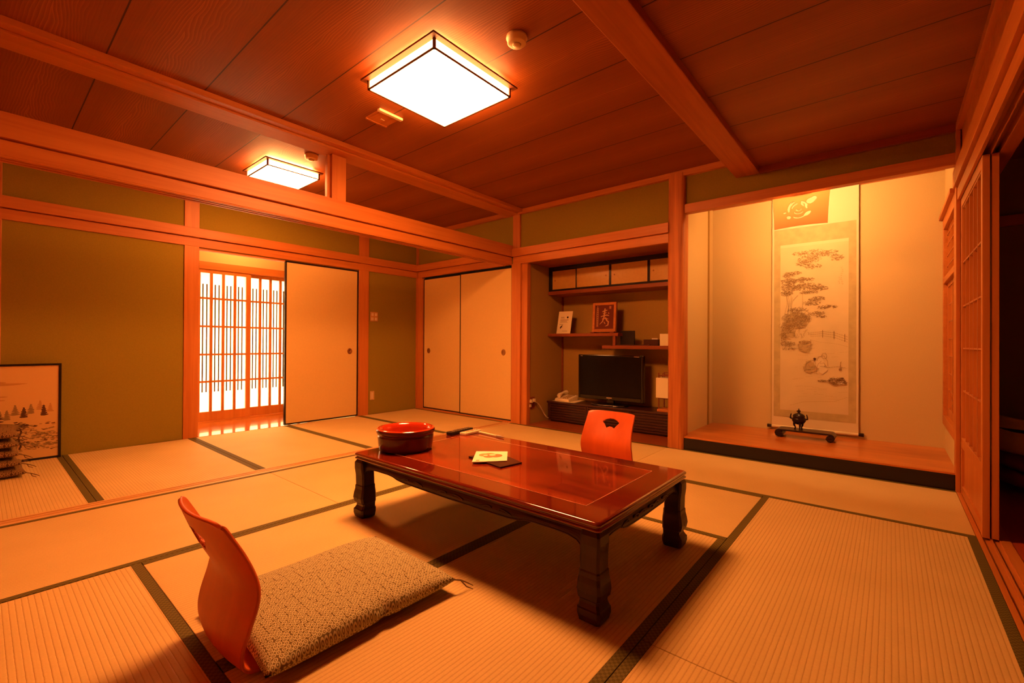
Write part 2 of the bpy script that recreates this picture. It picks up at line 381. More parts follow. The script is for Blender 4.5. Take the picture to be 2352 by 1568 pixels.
XS = [-3.30, -2.335, -1.42, -.58, .312]
mat_(XS[0], XS[1], 1.315, 3.02, 'Y', 'tatami mat beside the dividing sill, behind the red bowl', (-1, 1))
mat_(XS[0], XS[1], -.44, 1.315, 'Y', 'tatami mat beside the dividing sill, left of the near legless chair', (-1, 1))
mat_(XS[1], XS[2], .44, 2.225, 'Y', 'tatami mat under the bowl end of the table and the cushion', (-1, 1))
mat_(XS[2], XS[3], .44, 2.225, 'Y', 'tatami mat in shadow under the near end of the table', (-1, 1))
mat_(XS[1], XS[3], 2.225, 3.02, 'X', 'tatami mat under the far legless chair', (-1, 1))
mat_(XS[1], XS[3], -.44, .44, 'X', 'tatami mat in the bottom left corner behind the near chair', (-1, 1))
mat_(XS[3], XS[4], 1.31, 3.02, 'Y', 'large bright tatami mat right of the table', (-1, 1))
mat_(XS[3], XS[4], -.44, 1.31, 'Y', 'tatami mat at the bottom edge, nearest the viewer', (-1, 1))
mat_(-3.30, -1.495, 3.02, 3.915, 'X', 'tatami mat along the closet and shelf niche', (-1, 1))
mat_(-1.495, XS[4], 3.02, 3.915, 'X', 'tatami mat along the black front of the alcove', (-1, 1))
# ------------------------------------------------------------------ hall behind the entrance opening
struct('floor_hall', MB().box(-5.93, XA, .9, 3.6, -.08, .0), DECK, 'polished board floor of the entrance hall')
struct('wall_hall_near', MB().box(-7.4, XA - .06, .86, .9, -.1, 2.3), TOKOWALL, 'side wall of the entrance hall')
struct('wall_hall_far', MB().box(-7.4, XA - .06, 3.6, 3.64, -.1, 2.3), TOKOWALL, 'far side wall of the entrance hall')
struct('ceiling_hall', MB().box(-7.4, XA - .06, .86, 3.64, 2.25, 2.3), WX, 'ceiling of the entrance hall')
struct('wall_hall_above', MB().box(-5.96, -5.92, .9, 3.6, 1.80, 2.26), TOKOWALL, 'pale wall above the lattice entrance doors')
struct('wall_porch', MB().box(-7.4, -7.36, .9, 3.6, -.1, 2.3), TOKOWALL, 'outer wall of the porch')
struct('floor_porch', MB().box(-7.4, -5.93, .9, 3.6, -.14, -.08), TOKOWALL, 'porch floor behind the lattice doors')
trim((-5.97, -5.86, .9, 3.6, 1.715, 1.80), WY, 'lintel above the lattice entrance doors', .003)
trim((-5.97, -5.86, .9, 3.6, -.05, .012), WY, 'sill under the lattice entrance doors', .002)
trim((XA - .05, XA - .005, 1.355, 3.03, 1.772, 1.797), WY, 'track above the open sliding door', .001)
t = empty('ceiling_light', (-5.5, 1.95, 2.19)); tag(t, 'square lamp on the entrance hall ceiling, above the lattice doors', 'ceiling light')
MB().box(-5.66, -5.34, 1.75, 2.15, 2.19, 2.235).build('diffuser', LH, t)
MB().box(-5.70, -5.30, 1.71, 2.19, 2.235, 2.25).build('frame', WX, t)
# lattice doors
dn = [0]
def lattice_entry(y0, y1, x, label):
    dn[0] += 1
    t = empty('door_%d' % dn[0], (x, (y0 + y1) / 2, .012)); tag(t, label, None, None, 'structure')
    st = .05; z0, z1 = .012, 1.715; pb, pt = .115, 1.675
    f = MB(); f.box(x - .015, x + .015, y0, y0 + st, z0, z1); f.box(x - .015, x + .015, y1 - st, y1, z0, z1)
    f.box(x - .015, x + .015, y0 + st, y1 - st, z0, pb); f.box(x - .015, x + .015, y0 + st, y1 - st, pt, z1)
    f.build('door_frame', WZ, t, .002)
    MB().box(x - .008, x - .006, y0 + st, y1 - st, pb, pt).build('paper', SHOJI, t)
    n = int(round((y1 - y0 - 2 * st) / .13)); pw = (y1 - y0 - 2 * st) / n
    g = MB()
    for i in range(1, n): c = y0 + st + i * pw; g.box(x - .005, x + .013, c - .014, c + .014, pb, pt)
    for z in (1.39, 1.074, .758, .452): g.box(x - .005, x + .011, y0 + st, y1 - st, z - .011, z + .011)
    g.build('lattice', WZ, t)
    g = MB()
    for i in range(n):
        for q in (.32, .64):
            c = y0 + st + (i + q) * pw + .002; g.box(x - .005, x + .005, c - .0055, c + .0055, .335, 1.55)
    g.build('outer_bar_shade', flat('bar_shade_grey', (.10, .065, .035), .6), t)  # shade of outer bars behind the paper, put in as grey strips
lattice_entry(1.30, 2.12, -5.885, 'left lattice paper entrance door glowing white in the hall')
lattice_entry(2.07, 2.89, -5.925, 'right lattice paper entrance door, half behind the cream sliding door')
# ------------------------------------------------------------------ cream sliding doors
def fusuma(a0, a1, z0, z1, pos, axis, hpos, label, thick=.022, edge=.013):
    dn[0] += 1
    if axis == 'Y':   # panel in plane x=pos, runs along y
        t = empty('door_%d' % dn[0], (pos, (a0 + a1) / 2, z0)); B = lambda u0, u1, w0, w1, d0, d1: (pos + d0, pos + d1, u0, u1, w0, w1)
        out = 1
    else:
        t = empty('door_%d' % dn[0], ((a0 + a1) / 2, pos, z0)); B = lambda u0, u1, w0, w1, d0, d1: (u0, u1, pos - d1, pos - d0, w0, w1)
    tag(t, label, None, None, 'structure')
    MB().box(*B(a0 + edge, a1 - edge, z0 + edge, z1 - edge, -thick * .4, thick * .35)).build('paper_panel', FUSUMA, t)
    f = MB(); h = thick / 2
    f.box(*B(a0, a0 + edge, z0, z1, -h, h)); f.box(*B(a1 - edge, a1, z0, z1, -h, h)); f.box(*B(a0 + edge, a1 - edge, z0, z0 + edge, -h, h)); f.box(*B(a0 + edge, a1 - edge, z1 - edge, z1, -h, h))
    f.build('black_edge', LACQ, t, .002)
    hd = MB(); d = thick * .35
    prof = [(0, .002), (.012, .002), (.015, .006), (.021, .003), (.026, .003), (.030, .008), (.035, .006), (.036, 0)]
    seg = 28
    rows = []
    for r_, h_ in prof:
        rows.append([(pos + d + h_, hpos + r_ * .85 * math.cos(6.2832 * k / seg), .797 + r_ * math.sin(6.2832 * k / seg)) if axis == 'Y' else
                     (hpos + r_ * .85 * math.cos(6.2832 * k / seg), pos - d - h_, .797 + r_ * math.sin(6.2832 * k / seg)) for k in range(seg)])
    hd.smooth = True; hd.grid(rows, closed_v=True); hd.build('round_pull', BRASS, t)
    return t
fusuma(2.15, 3.025, .004, 1.785, XA - .012, 'Y', 2.915, 'cream sliding door standing half open beside the lattice entrance', .03, .016)
fusuma(-4.16, -3.30, .018, 1.775, YB + .012, 'X', -3.428, 'right closet sliding door, cream with black edge', .022, .013)
fusuma(-4.905, -4.15, .018, 1.775, YB + .036, 'X', -4.794, 'left closet sliding door, cream with black edge', .022, .013)
trim((XA, -4.905, YB - .005, YB + .05, -.05, 1.80), WZ, 'post between the back room wall and the closet', .002)
trim((-4.905, -3.30, YB - .005, YB + .06, -.05, .016), WX, 'closet floor track', .001)
# ------------------------------------------------------------------ centre post, pillar, niche
trim((-3.30, -3.17, YB - .012, YB + .09, -.05, 1.80), WZ, 'post between the closet and the shelf niche', .003)
trim((-3.285, -3.185, YB - .008, YB + .05, 1.96, 2.36), WZ, 'upper post where the big beam meets the far wall', .003)
trim((-3.171, -3.09, YB + .012, YB + .075, -.05, 1.80), WZ, 'dark jamb strip on the left side of the niche', .002)
def pillar():
    random.seed(4); m = MB(); n = 26; rows = []
    cx, cy, hw = -1.425, YB + .035, .068
    base = []
    for i in range(40):
        a = i / 40 * 2 * math.pi; q = max(abs(math.cos(a)), abs(math.sin(a))); rr = min(1.0, 1 / q * .96)
        sx = math.copysign(min(1, abs(math.cos(a)) * 1.28), math.cos(a)); sy = math.copysign(min(1, abs(math.sin(a)) * 1.28), math.sin(a))
        base.append((sx, sy, random.uniform(-.0022, .0022)))
    for k in range(n + 1):
        z = -.05 + 2.43 * k / n; row = []
        for i, (sx, sy, o) in enumerate(base):
            j = 1 + (o + .0018 * math.sin(z * 3 + i * 1.7)) / hw
            row.append((cx + sx * hw * j, cy + sy * hw * j, z))
        rows.append(row)
    m.smooth = True; m.grid(rows, closed_v=True)
    o = m.build('alcove_pillar', PILLAR); tag(o, 'rough grained square wooden pillar between the shelf niche and the alcove', 'pillar')
pillar()
YNB = 4.66
struct('floor_niche', MB().box(-3.10, -1.49, YB - .008, YNB, -.08, .0), wood('niche_boards', (.24, .050, .010), (.34, .075, .014), 'X', .35, coat=.2), 'dark red board floor of the shelf niche')
struct('wall_niche_left', MB().box(-3.14, -3.10, YB + .02, YNB, -.05, 1.80), NICHEWALL, 'left side wall of the shelf niche')
struct('wall_niche_back', MB().box(-3.14, -1.38, YNB, YNB + .04, -.05, 2.44), NICHEWALL, 'back wall of the shelf niche')
struct('wall_niche_right', MB().box(-1.50, -1.392, YB + .10, YNB + .2, -.05, 2.44), NICHEWALL, 'wall between niche and alcove')
struct('ceiling_niche', MB().box(-3.14, -1.49, YB + .03, YNB, 1.80, 1.83), SHELFW, 'board ceiling of the shelf niche')
trim((-3.10, -3.085, YNB - .02, YNB, 0, 1.8), SHELFW, 'thin strip in the back corner of the niche', 0)
YS = 4.35
# wall cupboard with four small doors
t = empty('wall_cupboard', (-2.3, 4.5, 1.49)); tag(t, 'dark framed wall cupboard with four small gold sliding doors across the niche top', 'cupboard')
MB().box(-3.095, -1.505, YS - .005, YNB - .002, 1.472, 1.512).build('bottom_board', SHELFW, t, .002)
f = MB(); f.box(-3.095, -1.505, YS + .015, YS + .05, 1.512, 1.526); f.box(-3.095, -1.505, YS + .010, YS + .05, 1.760, 1.799)
f.box(-3.095, -3.065, YS + .008, YS + .05, 1.512, 1.799)
f.build('cupboard_frame', LACQ, t, .001)
for i, (a, b, d) in enumerate(((-3.07, -2.70, .03), (-2.73, -2.30, .018), (-2.30, -1.87, .018), (-1.87, -1.51, .018))):
    dd = MB().box(a + .012, b - .012, YS + d, YS + d + .008, 1.536, 1.752).build('cupboard_door', GOLDP, t)
    e = MB(); y0 = YS + d - .006; y1 = YS + d + .012
    e.box(a, a + .013, y0, y1, 1.526, 1.762); e.box(b - .013, b, y0, y1, 1.526, 1.762); e.box(a + .013, b - .013, y0, y1, 1.526, 1.537); e.box(a + .013, b - .013, y0, y1, 1.751, 1.762)
    e.build('door_edge', LACQ, dd, .001)
    hx = b - .05 if i in (1,) else a + .05
    MB().cyl((hx, YS + d - .004, 1.64), .009, .006, 'Y', 16).build('finger_pull', BRASS, dd)
# shelves
o = MB().box(-3.10, -2.195, YS - .002, YNB, .985, 1.018).build('wall_shelf', SHELFW, None, .002); tag(o, 'upper left niche shelf holding the card and the framed lettering', 'shelf')
t = empty('wall_shelf', (-1.94, 4.5, .85)); tag(t, 'lower right niche shelf, ending behind the alcove pillar', 'shelf')
MB().box(-2.385, -1.50, YS - .002, YNB, .850, .886).build('shelf_board', SHELFW, t, .002)
MB().box(-2.262, -2.232, YS + .01, YS + .04, .886, .985).build('short_strut', SHELFW, t, .001)
# card on shelf (leaning)
def leaning(name, cx, cy, z, w_, h_, lean, rz, th, build):
    t = empty(name, (0, 0, 0)); build(t, w_, h_, th)
    t.location = (cx, cy, z); t.rotation_euler = (-lean, 0, rz); return t
def card(t, w_, h_, th):
    MB().box(-w_ / 2, w_ / 2, 0, th, 0, h_).build('card', PAPERW, t, .0005)
    p = MB()
    def ln(x, z, l, h=.004): p.box(x, x + l, -.0008, 0, z, z + h)
    ln(-.055, h_ - .075, .045); ln(-.055, h_ - .09, .05, .002); ln(-.06, h_ - .108, .11); ln(-.06, h_ - .122, .09, .003); ln(-.06, h_ - .137, .10, .002); ln(-.065, h_ - .16, .05, .003); ln(-.02, .03, .07, .003)
    n = 14; p.cap([(.035 + .012 * math.cos(6.283 * k / n), -.0009, h_ - .075 + .012 * math.sin(6.283 * k / n)) for k in range(n)])
    p.cap([(-.055, -.0009, .075), (-.035, -.0009, .098), (-.015, -.0009, .10), (-.03, -.0009, .085), (-.02, -.0009, .07), (-.035, -.0009, .078), (-.045, -.0009, .055)])
    p.build('printed_text', INKBL, t)
t = leaning('information_card', -2.93, YS + .065, 1.0185, .185, .272, R(14), R(3), .004, card)
tag(t, 'white printed information card leaning on the upper left niche shelf', 'card')
# framed lettering
def framed(t, w_, h_, th):
    f = MB(); e = .028
    f.box(-w_ / 2, -w_ / 2 + e, -.01, .022, 0, h_); f.box(w_ / 2 - e, w_ / 2, -.01, .022, 0, h_); f.box(-w_ / 2 + e, w_ / 2 - e, -.01, .022, 0, e + .006); f.box(-w_ / 2 + e, w_ / 2 - e, -.01, .022, h_ - e, h_)
    f.build('frame', WX, t, .003)
    MB().box(-w_ / 2 + e, w_ / 2 - e, .004, .014, e, h_ - e).build('ground', MAROON, t)
    g = MB()
    def stroke(pts, r):
        n = len(pts)
        for i in range(n - 1):
            (x0, z0), (x1, z1) = pts[i], pts[i + 1]; dx, dz = x1 - x0, z1 - z0; l = math.hypot(dx, dz); nx, nz = -dz / l, dx / l
            ra, rb = r[i], r[i + 1]
            g.quad((x0 - nx * ra, .0025, z0 - nz * ra), (x1 - nx * rb, .0025, z1 - nz * rb), (x1 + nx * rb, .0025, z1 + nz * rb), (x0 + nx * ra, .0025, z0 + nz * ra))
            g.cap([(x1 + rb * math.cos(6.283 * k / 8), .0025, z1 + rb * math.sin(6.283 * k / 8)) for k in range(8)])
    c = h_ / 2
    # brushed long-life character
    stroke([(-.028, c + .062), (0, c + .072), (.03, c + .078)], [.005, .006, .004])
    stroke([(-.02, c + .04), (.0, c + .046), (.022, c + .05)], [.004, .005, .003])
    stroke([(-.045, c + .008), (-.01, c + .018), (.03, c + .024), (.052, c + .018)], [.004, .006, .006, .004])
    stroke([(.004, c + .098), (0, c + .05), (-.006, c + .0), (-.022, c - .045), (-.055, c - .075)], [.007, .008, .008, .006, .003])
    stroke([(-.03, c - .018), (.01, c - .012), (.045, c - .02)], [.004, .005, .003])
    stroke([(.012, c - .0), (.028, c - .035), (.05, c - .05), (.045, c - .085), (.015, c - .098)], [.006, .007, .007, .006, .003])
    stroke([(-.004, c - .05), (.008, c - .068)], [.004, .005])
    stroke([(.045, c + .052), (.052, c + .04)], [.005, .005])
    g.build('lettering', GLYPH, t); g = MB()
    for k in range(4): g.box(.055, .078, .002, .004, h_ - e - .042 + k * .008, h_ - e - .038 + k * .008)
    g.box(-.098, -.095, .002, .004, .055, h_ - .055); g.box(-.078, -.075, .002, .004, .055, h_ - .055)
    for k in range(11): g.box(-.091, -.082, .002, .004, .065 + k * .021, .077 + k * .021)
    g.build('side_text', GLYPH, t)
    for q in ((-w_ / 2 - .004, -w_ / 2 + .05), (w_ / 2 - .05, w_ / 2 + .004)): MB().box(*q, -.045, .07, -.012, 0).build('foot', SHELFW, t, .002)
t = leaning('framed_calligraphy', -2.405, YS + .075, 1.031, .285, .325, R(4), 0, .02, framed)
tag(t, 'wooden framed brushed long-life character on the upper left niche shelf', 'framed calligraphy')
# things on right shelf
ZS = .8865
o = MB().box(-2.22, -2.06, YS + .10, YS + .118, ZS, ZS + .155).build('dark_panel_book', BLACKSATIN, None, .002); tag(o, 'dark square folder standing on the left part of the lower niche shelf', 'folder')
o = MB().box(-2.23, -1.86, YS + .015, YS + .095, ZS, ZS + .010).build('flat_tray', DARKW, None, .002); tag(o, 'thin dark tray lying at the front of the lower niche shelf', 'tray')
t = empty('tissue_box', (-1.845, YS + .09, ZS)); tag(t, 'dark lidded box beside the white card on the lower niche shelf', 'box')
MB().box(-1.93, -1.775, YS + .03, YS + .15, ZS, ZS + .062).build('box_body', DARKW, t, .003)
MB().box(-1.86, -1.80, YS + .075, YS + .085, ZS + .062, ZS + .075).build('paper_tip', PAPERW, t)
o = MB().box(-1.765, -1.66, YS + .045, YS + .053, ZS, ZS + .118).build('standing_card', PAPERW, None, .001); tag(o, 'small white card standing beside the pillar on the lower niche shelf', 'card')
# ------------------------------------------------------------------ tv cabinet, tv, phone, lamp
YC = 4.30; ZC = .236
t = empty('tv_cabinet', (-2.30, 4.46, 0)); tag(t, 'low dark slatted television cabinet on the niche floor', 'cabinet')
MB().box(-3.07, -1.515, YC - .01, 4.64, ZC - .022, ZC).build('top_board', DARKW, t, .003)
b = MB(); b.box(-3.06, -3.04, YC, 4.63, .02, ZC - .022); b.box(-1.545, -1.525, YC, 4.63, .02, ZC - .022); b.box(-3.04, -1.545, 4.6, 4.63, .02, ZC - .022); b.box(-3.04, -1.545, YC + .01, 4.6, .02, .04); b.box(-3.05, -1.535, YC + .05, 4.6, 0, .02)
b.build('body', DARKW, t)
for a, b2 in ((-3.04, -2.545), (-2.541, -2.044), (-2.04, -1.545)):
    d = MB(); d.box(a, b2, YC + .008, YC + .016, .042, ZC - .024)
    d.box(a, a + .02, YC - .004, YC + .010, .042, ZC - .024); d.box(b2 - .02, b2, YC - .004, YC + .010, .042, ZC - .024)
    for k in range(6): z = .046 + k * .0285; d.box(a + .02, b2 - .02, YC - .002, YC + .010, z, z + .017)
    d.build('slatted_door', DARKW, t, .001)
t = empty('television', (-2.33, 4.44, ZC)); tag(t, 'black flat screen television on the low niche cabinet', 'television')
x0, x1, z0, z1, y0 = -2.72, -1.945, ZC + .055, ZC + .545, 4.415
f = MB(); e = .022
f.box(x0, x0 + e, y0, y0 + .05, z0, z1); f.box(x1 - e, x1, y0, y0 + .05, z0, z1); f.box(x0 + e, x1 - e, y0, y0 + .05, z1 - e, z1); f.box(x0 + e, x1 - e, y0, y0 + .05, z0, z0 + .045); f.box(x0 + .03, x1 - .03, y0 + .01, y0 + .085, z0 + .03, z1 - .03)
f.build('bezel', TVBLK, t, .006, 3)
MB().box(x0 + e, x1 - e, y0 + .004, y0 + .012, z0 + .045, z1 - e).build('screen', SCREEN, t)
for q in ((-2.365, -2.30, y0 - .001, y0, z0 + .020, z0 + .030), (x0 + .03, x0 + .055, y0 - .001, y0, z1 - .017, z1 - .011), (x1 - .10, x1 - .045, y0 - .001, y0, z1 - .017, z1 - .011), (-2.337, -2.330, y0 - .001, y0, z0 + .004, z0 + .012)):
    MB().box(*q).build('silver_mark', SILVER, t)
g = MB(); g.box(-2.37, -2.29, y0 + .02, y0 + .05, ZC + .012, z0 + .03)
seg = 40; g.lathe([(.0, .016), (.16, .014), (.185, .008), (.19, 0), (0, 0)], (-2.33, y0 + .01, ZC + .001), 40, 1.15, .62)
g.build('stand', TVBLK, t)
g = MB(); g.tube([(-2.33 + 1.15 * .189 * math.cos(a), y0 + .01 + .62 * .189 * math.sin(a), ZC + .011) for a in [R(200 + 9 * k) for k in range(16)]], .0022, 6); g.build('chrome_line', SILVER, t)
# telephone
t = empty('telephone', (-2.90, 4.42, ZC)); tag(t, 'cream desk telephone at the left end of the television cabinet', 'telephone')
MB().box(-3.02, -2.72, 4.33, 4.58, ZC + .0005, ZC + .003).build('paper_mat', PAPERW, t)
m = MB(); m.prism([(4.345, ZC + .003), (4.54, ZC + .003), (4.54, ZC + .062), (4.345, ZC + .028)], 'X', -2.995, -2.80); m.build('base', WHITEP, t, .006, 3)
hs = MB(); hs.smooth = True
P = [(-2.955, 4.37 + .17 * k / 10, ZC + .056 + .030 * k / 10 + .016 * math.sin(math.pi * k / 10)) for k in range(11)]
hs.tube(P, [.024, .027, .022, .017, .015, .015, .015, .017, .022, .027, .024], 12); hs.build('handset', WHITEP, t)
k_ = MB()
for i in range(3):
    for j in range(4): k_.box(-2.905 + .026 * i, -2.888 + .026 * i, 4.37 + .03 * j, 4.386 + .03 * j, ZC + .033 + .0052 * j, ZC + .041 + .0052 * j)
k_.box(-2.91, -2.83, 4.495, 4.525, ZC + .056, ZC + .0625); k_.build('keypad', INKL, t)
t = empty('wall_outlet', (-3.10, 4.04, .23)); tag(t, 'brown wall outlet with plugs on the niche side wall', 'outlet')
MB().box(-3.1, -3.094, 3.965, 4.09, .165, .30).build('plate', SHELFW, t, .002)
for q in ((-3.094, -3.062, 3.99, 4.02, .24, .275), (-3.094, -3.066, 4.045, 4.075, .245, .28), (-3.094, -3.075, 3.985, 4.01, .19, .22)): MB().box(*q).build('plug', IVORY, t, .003)
pts = []
for k in range(90):
    u = k / 89; c = Vector((-3.064 + .035 * u, 4.06 + .215 * u, .245 - .20 * u + .02 * math.sin(u * 6)))
    a = k * 1.3; amp = .006 if .35 < u < .85 else .002
    pts.append(c + Vector((math.cos(a) * amp, 0, math.sin(a) * amp)))
MB().tube(pts, .0032, 6).build('curly_cord', IVORY, t)
t = empty('table_lamp', (-1.66, 4.40, ZC)); tag(t, 'unlit paper box lamp on the television cabinet beside the pillar', 'lamp')
m = MB(); m.box(-1.765, -1.53, 4.33, 4.50, ZC + .001, ZC + .028); m.build('base', WX, t, .003)
m = MB()
for x in (-1.752, -1.55):
    for y in (4.345, 4.485): m.box(x - .005, x + .005, y - .005, y + .005, ZC + .028, ZC + .385)
m.box(-1.757, -1.545, 4.340, 4.350, ZC + .352, ZC + .362); m.box(-1.757, -1.545, 4.48, 4.49, ZC + .352, ZC + .362)
m.box(-1.757, -1.545, 4.338, 4.350, ZC + .128, ZC + .138)
m.build('frame', SHELFW, t, .001)
m = MB(); m.box(-1.775, -1.535, 4.325, 4.505, ZC + .138, ZC + .335); m.build('paper_shade', PAPERW, t, .003)
m = MB(); m.tube([(-1.74, 4.41, ZC + .335), (-1.74, 4.41, ZC + .372), (-1.70, 4.41, ZC + .385), (-1.6, 4.41, ZC + .372)], .004, 6); m.build('carry_handle', SHELFW, t)

# ------------------------------------------------------------------ alcove (tokonoma)
ZT = .109; YT = 4.825; XTL = -1.388; XTR = .322
t = empty('alcove_platform', (-.53, 4.37, 0)); tag(t, 'raised glossy burl board platform of the alcove with black front rail', 'platform')
MB().box(XTL, XTR, YB + .015, YT, .02, ZT).build('burl_board', TOKOW, t, .002)
MB().box(-1.357, .309, YB - .008, YB + .035, -.05, ZT - .006).build('black_front_rail', LACQ, t, .004)
trim((-1.357, .309, YB - .009, YB + .012, ZT - .010, ZT + .002), WX, 'thin pale wooden edge on top of the black alcove rail', .001)
struct('wall_alcove_back', MB().box(XTL, .40, YT, YT + .04, 0, 2.5), TOKOWALL, 'pale plaster back wall of the alcove')
struct('wall_alcove_left', MB().box(XTL - .004, XTL + .001, YB + .10, YT, 0, 2.5), TOKOWALL, 'pale plaster left wall of the alcove')
struct('ceiling_alcove', MB().box(XTL, XTR + .06, YB + .05, YT, 2.44, 2.47), TOKOWALL, 'hidden top of the alcove')
trim((XTL, XTR, YT - .015, YT, 2.262, 2.30), WX, 'picture rail at the top of the alcove back wall', .001)
trim((-1.355, XTR - .01, YB - .018, YB + .05, 2.027, 2.103), WX, 'lintel across the alcove opening', .003)
# right side wall of the alcove with study window
struct('wall_alcove_right_low', MB().box(XTR, XTR + .05, YB + .04, YT, .0, .30), TOKOWALL, 'plaster panel below the alcove side window')
struct('wall_alcove_right_top', MB().box(XTR, XTR + .05, YB + .04, YT, 1.88, 2.5), TOKOWALL, 'plaster panel above the alcove side window')
trim((XTR - .035, XTR + .02, YB + .05, YT - .0, 1.872, 1.90), WY, 'slim rail above the alcove side window', .002)
t = empty('window_1', (XTR, 4.4, .3)); tag(t, 'study window with carved transom in the right wall of the alcove', None, None, 'structure')
f = MB(); f.box(XTR - .012, XTR + .05, YT - .05, YT, .30, 1.875); f.box(XTR - .012, XTR + .05, YB + .04, YB + .10, .30, 1.875)
f.box(XTR - .012, XTR + .05, YB + .10, YT - .05, 1.79, 1.875); f.box(XTR - .012, XTR + .05, YB + .10, YT - .05, .30, .37); f.box(XTR - .012, XTR + .05, YB + .10, YT - .05, 1.375, 1.42)
f.build('window_frame', WY, t, .003)
MB().box(XTR + .042, XTR + .046, YB + .1, YT - .05, .37, 1.79).build('window_paper', FUSUMA, t)
for a, b in ((YB + .10, 4.40), (4.38, YT - .05)):
    s = MB(); x0_ = XTR + .012; x1_ = XTR + .032
    s.box(x0_, x1_, a, a + .03, .37, 1.375); s.box(x0_, x1_, b - .03, b, .37, 1.375); s.box(x0_, x1_, a + .03, b - .03, .37, .43); s.box(x0_, x1_, a + .03, b - .03, 1.345, 1.375)
    for k in range(1, 4): c = a + .03 + (b - a - .06) * k / 4; s.box(x0_ + .004, x1_ - .004, c - .004, c + .004, .43, 1.345)
    for k in range(1, 7): z = .43 + .915 * k / 7; s.box(x0_ + .004, x1_ - .004, a + .03, b - .03, z - .004, z + .004)
    for k in range(5):     # small key-pattern panel at the foot
        z = .47 + k * .035; s.box(x0_ + .002, x1_ - .002, a + .05 + .02 * (k % 2), a + .12 + .02 * (k % 2), z, z + .007); s.box(x0_ + .002, x1_ - .002, a + .05 + .05 * (k % 2), a + .056 + .05 * (k % 2), z, z + .035)
    s.build('sash', WZ, t, .001)
s = MB()
for k in range(9): y = YB + .14 + k * .075; s.box(XTR + .008, XTR + .026, y, y + .006, 1.42, 1.79)
for k in range(4): z = 1.50 + .08 * k; s.box(XTR + .008, XTR + .026, YB + .1, YT - .05, z, z + .006)
s.build('carved_transom', WZ, t)
# hanging lamp panel with pierced rose, and the lamp behind it
def rose_panel():
    t = empty('alcove_lamp', (-.52, 4.05, 2.05)); tag(t, 'pierced paper lamp shade with rose cut-out hanging under the alcove lintel', 'lamp')
    cx, top, bot = -.523, 2.115, 1.795; yb = 4.0
    NX, NZ = 150, 130; wt, wb = .385, .342
    holes = []
    def E(x, z, a, b, r=0): x *= 1.1; z *= 1.15; a *= 1.12; b *= 1.15; holes.append(('e', x, z, a, b, math.cos(R(r)), math.sin(R(r))))
    def C(x, z, r_in, r_out, a0, a1): r_in *= 1.15; r_out *= 1.18; holes.append(('c', x, z, r_in, r_out, a0, a1))
    E(.060, .045, .024, .017, 20); E(.078, .058, .014, .013); E(.044, -.035, .022, .010, 35); E(-.062, -.045, .013, .010, -20); E(-.085, -.010, .008, .005)
    C(-.005, .005, .012, .017, 200, 340); C(-.005, -.002, .026, .030, 215, 325); C(-.005, -.01, .046, .050, 235, 305)
    C(-.005, .0, .034, .040, 100, 165); C(-.005, .0, .050, .057, 115, 190); C(-.005, .0, .042, .050, 20, 75); C(.0, .0, .062, .066, 130, 175)
    E(.015, .028, .005, .016, 30); E(.036, .012, .005, .016, 20)
    def inside(x, z):
        for h in holes:
            if h[0] == 'e':
                dx, dz = x - h[1], z - h[2]; u = dx * h[5] + dz * h[6]; v = -dx * h[6] + dz * h[5]
                if (u / h[3]) ** 2 + (v / h[4]) ** 2 < 1: return True
            else:
                dx, dz = x - h[1], z - h[2]; r_ = math.hypot(dx, dz); a = math.degrees(math.atan2(dz, dx)) % 360
                if h[3] < r_ < h[4] and h[5] < a < h[6]: return True
        return False
    m = MB(); m.smooth = True
    V = {}
    def vid(i, j):
        if (i, j) not in V:
            z = bot + (top - bot) * j / NZ; wd = wb + (wt - wb) * (j / NZ) ** 1.6; u = i / NX * 2 - 1
            V[(i, j)] = len(m.v); m.v.append((cx + u * wd / 2, yb - .035 * (1 - u * u), z))
        return V[(i, j)]
    for i in range(NX):
        for j in range(NZ):
            x = ((i + .5) / NX * 2 - 1) * wb / 2; z = bot + (top - bot) * (j + .5) / NZ - (bot + .125)
            if inside(x, z): continue
            m.face((vid(i, j), vid(i + 1, j), vid(i + 1, j + 1), vid(i, j + 1)))
    m.build('pierced_shade', WASHI, t, 0, 2, .003)
    MB().box(-.72, -.33, YB + .052, 4.13, 2.185, 2.20).build('lamp_housing', WHITEP, t, .003)
    m = MB(); m.tube([(-.67, 4.08, 2.152), (-.38, 4.08, 2.152)], .022, 16); m.build('glowing_tube', LT, t)
    for q in ((-.70, -.69), (-.36, -.35)): MB().box(*q, yb - .01, yb + .06, 2.10, 2.19).build('bracket', WHITEP, t)
rose_panel()
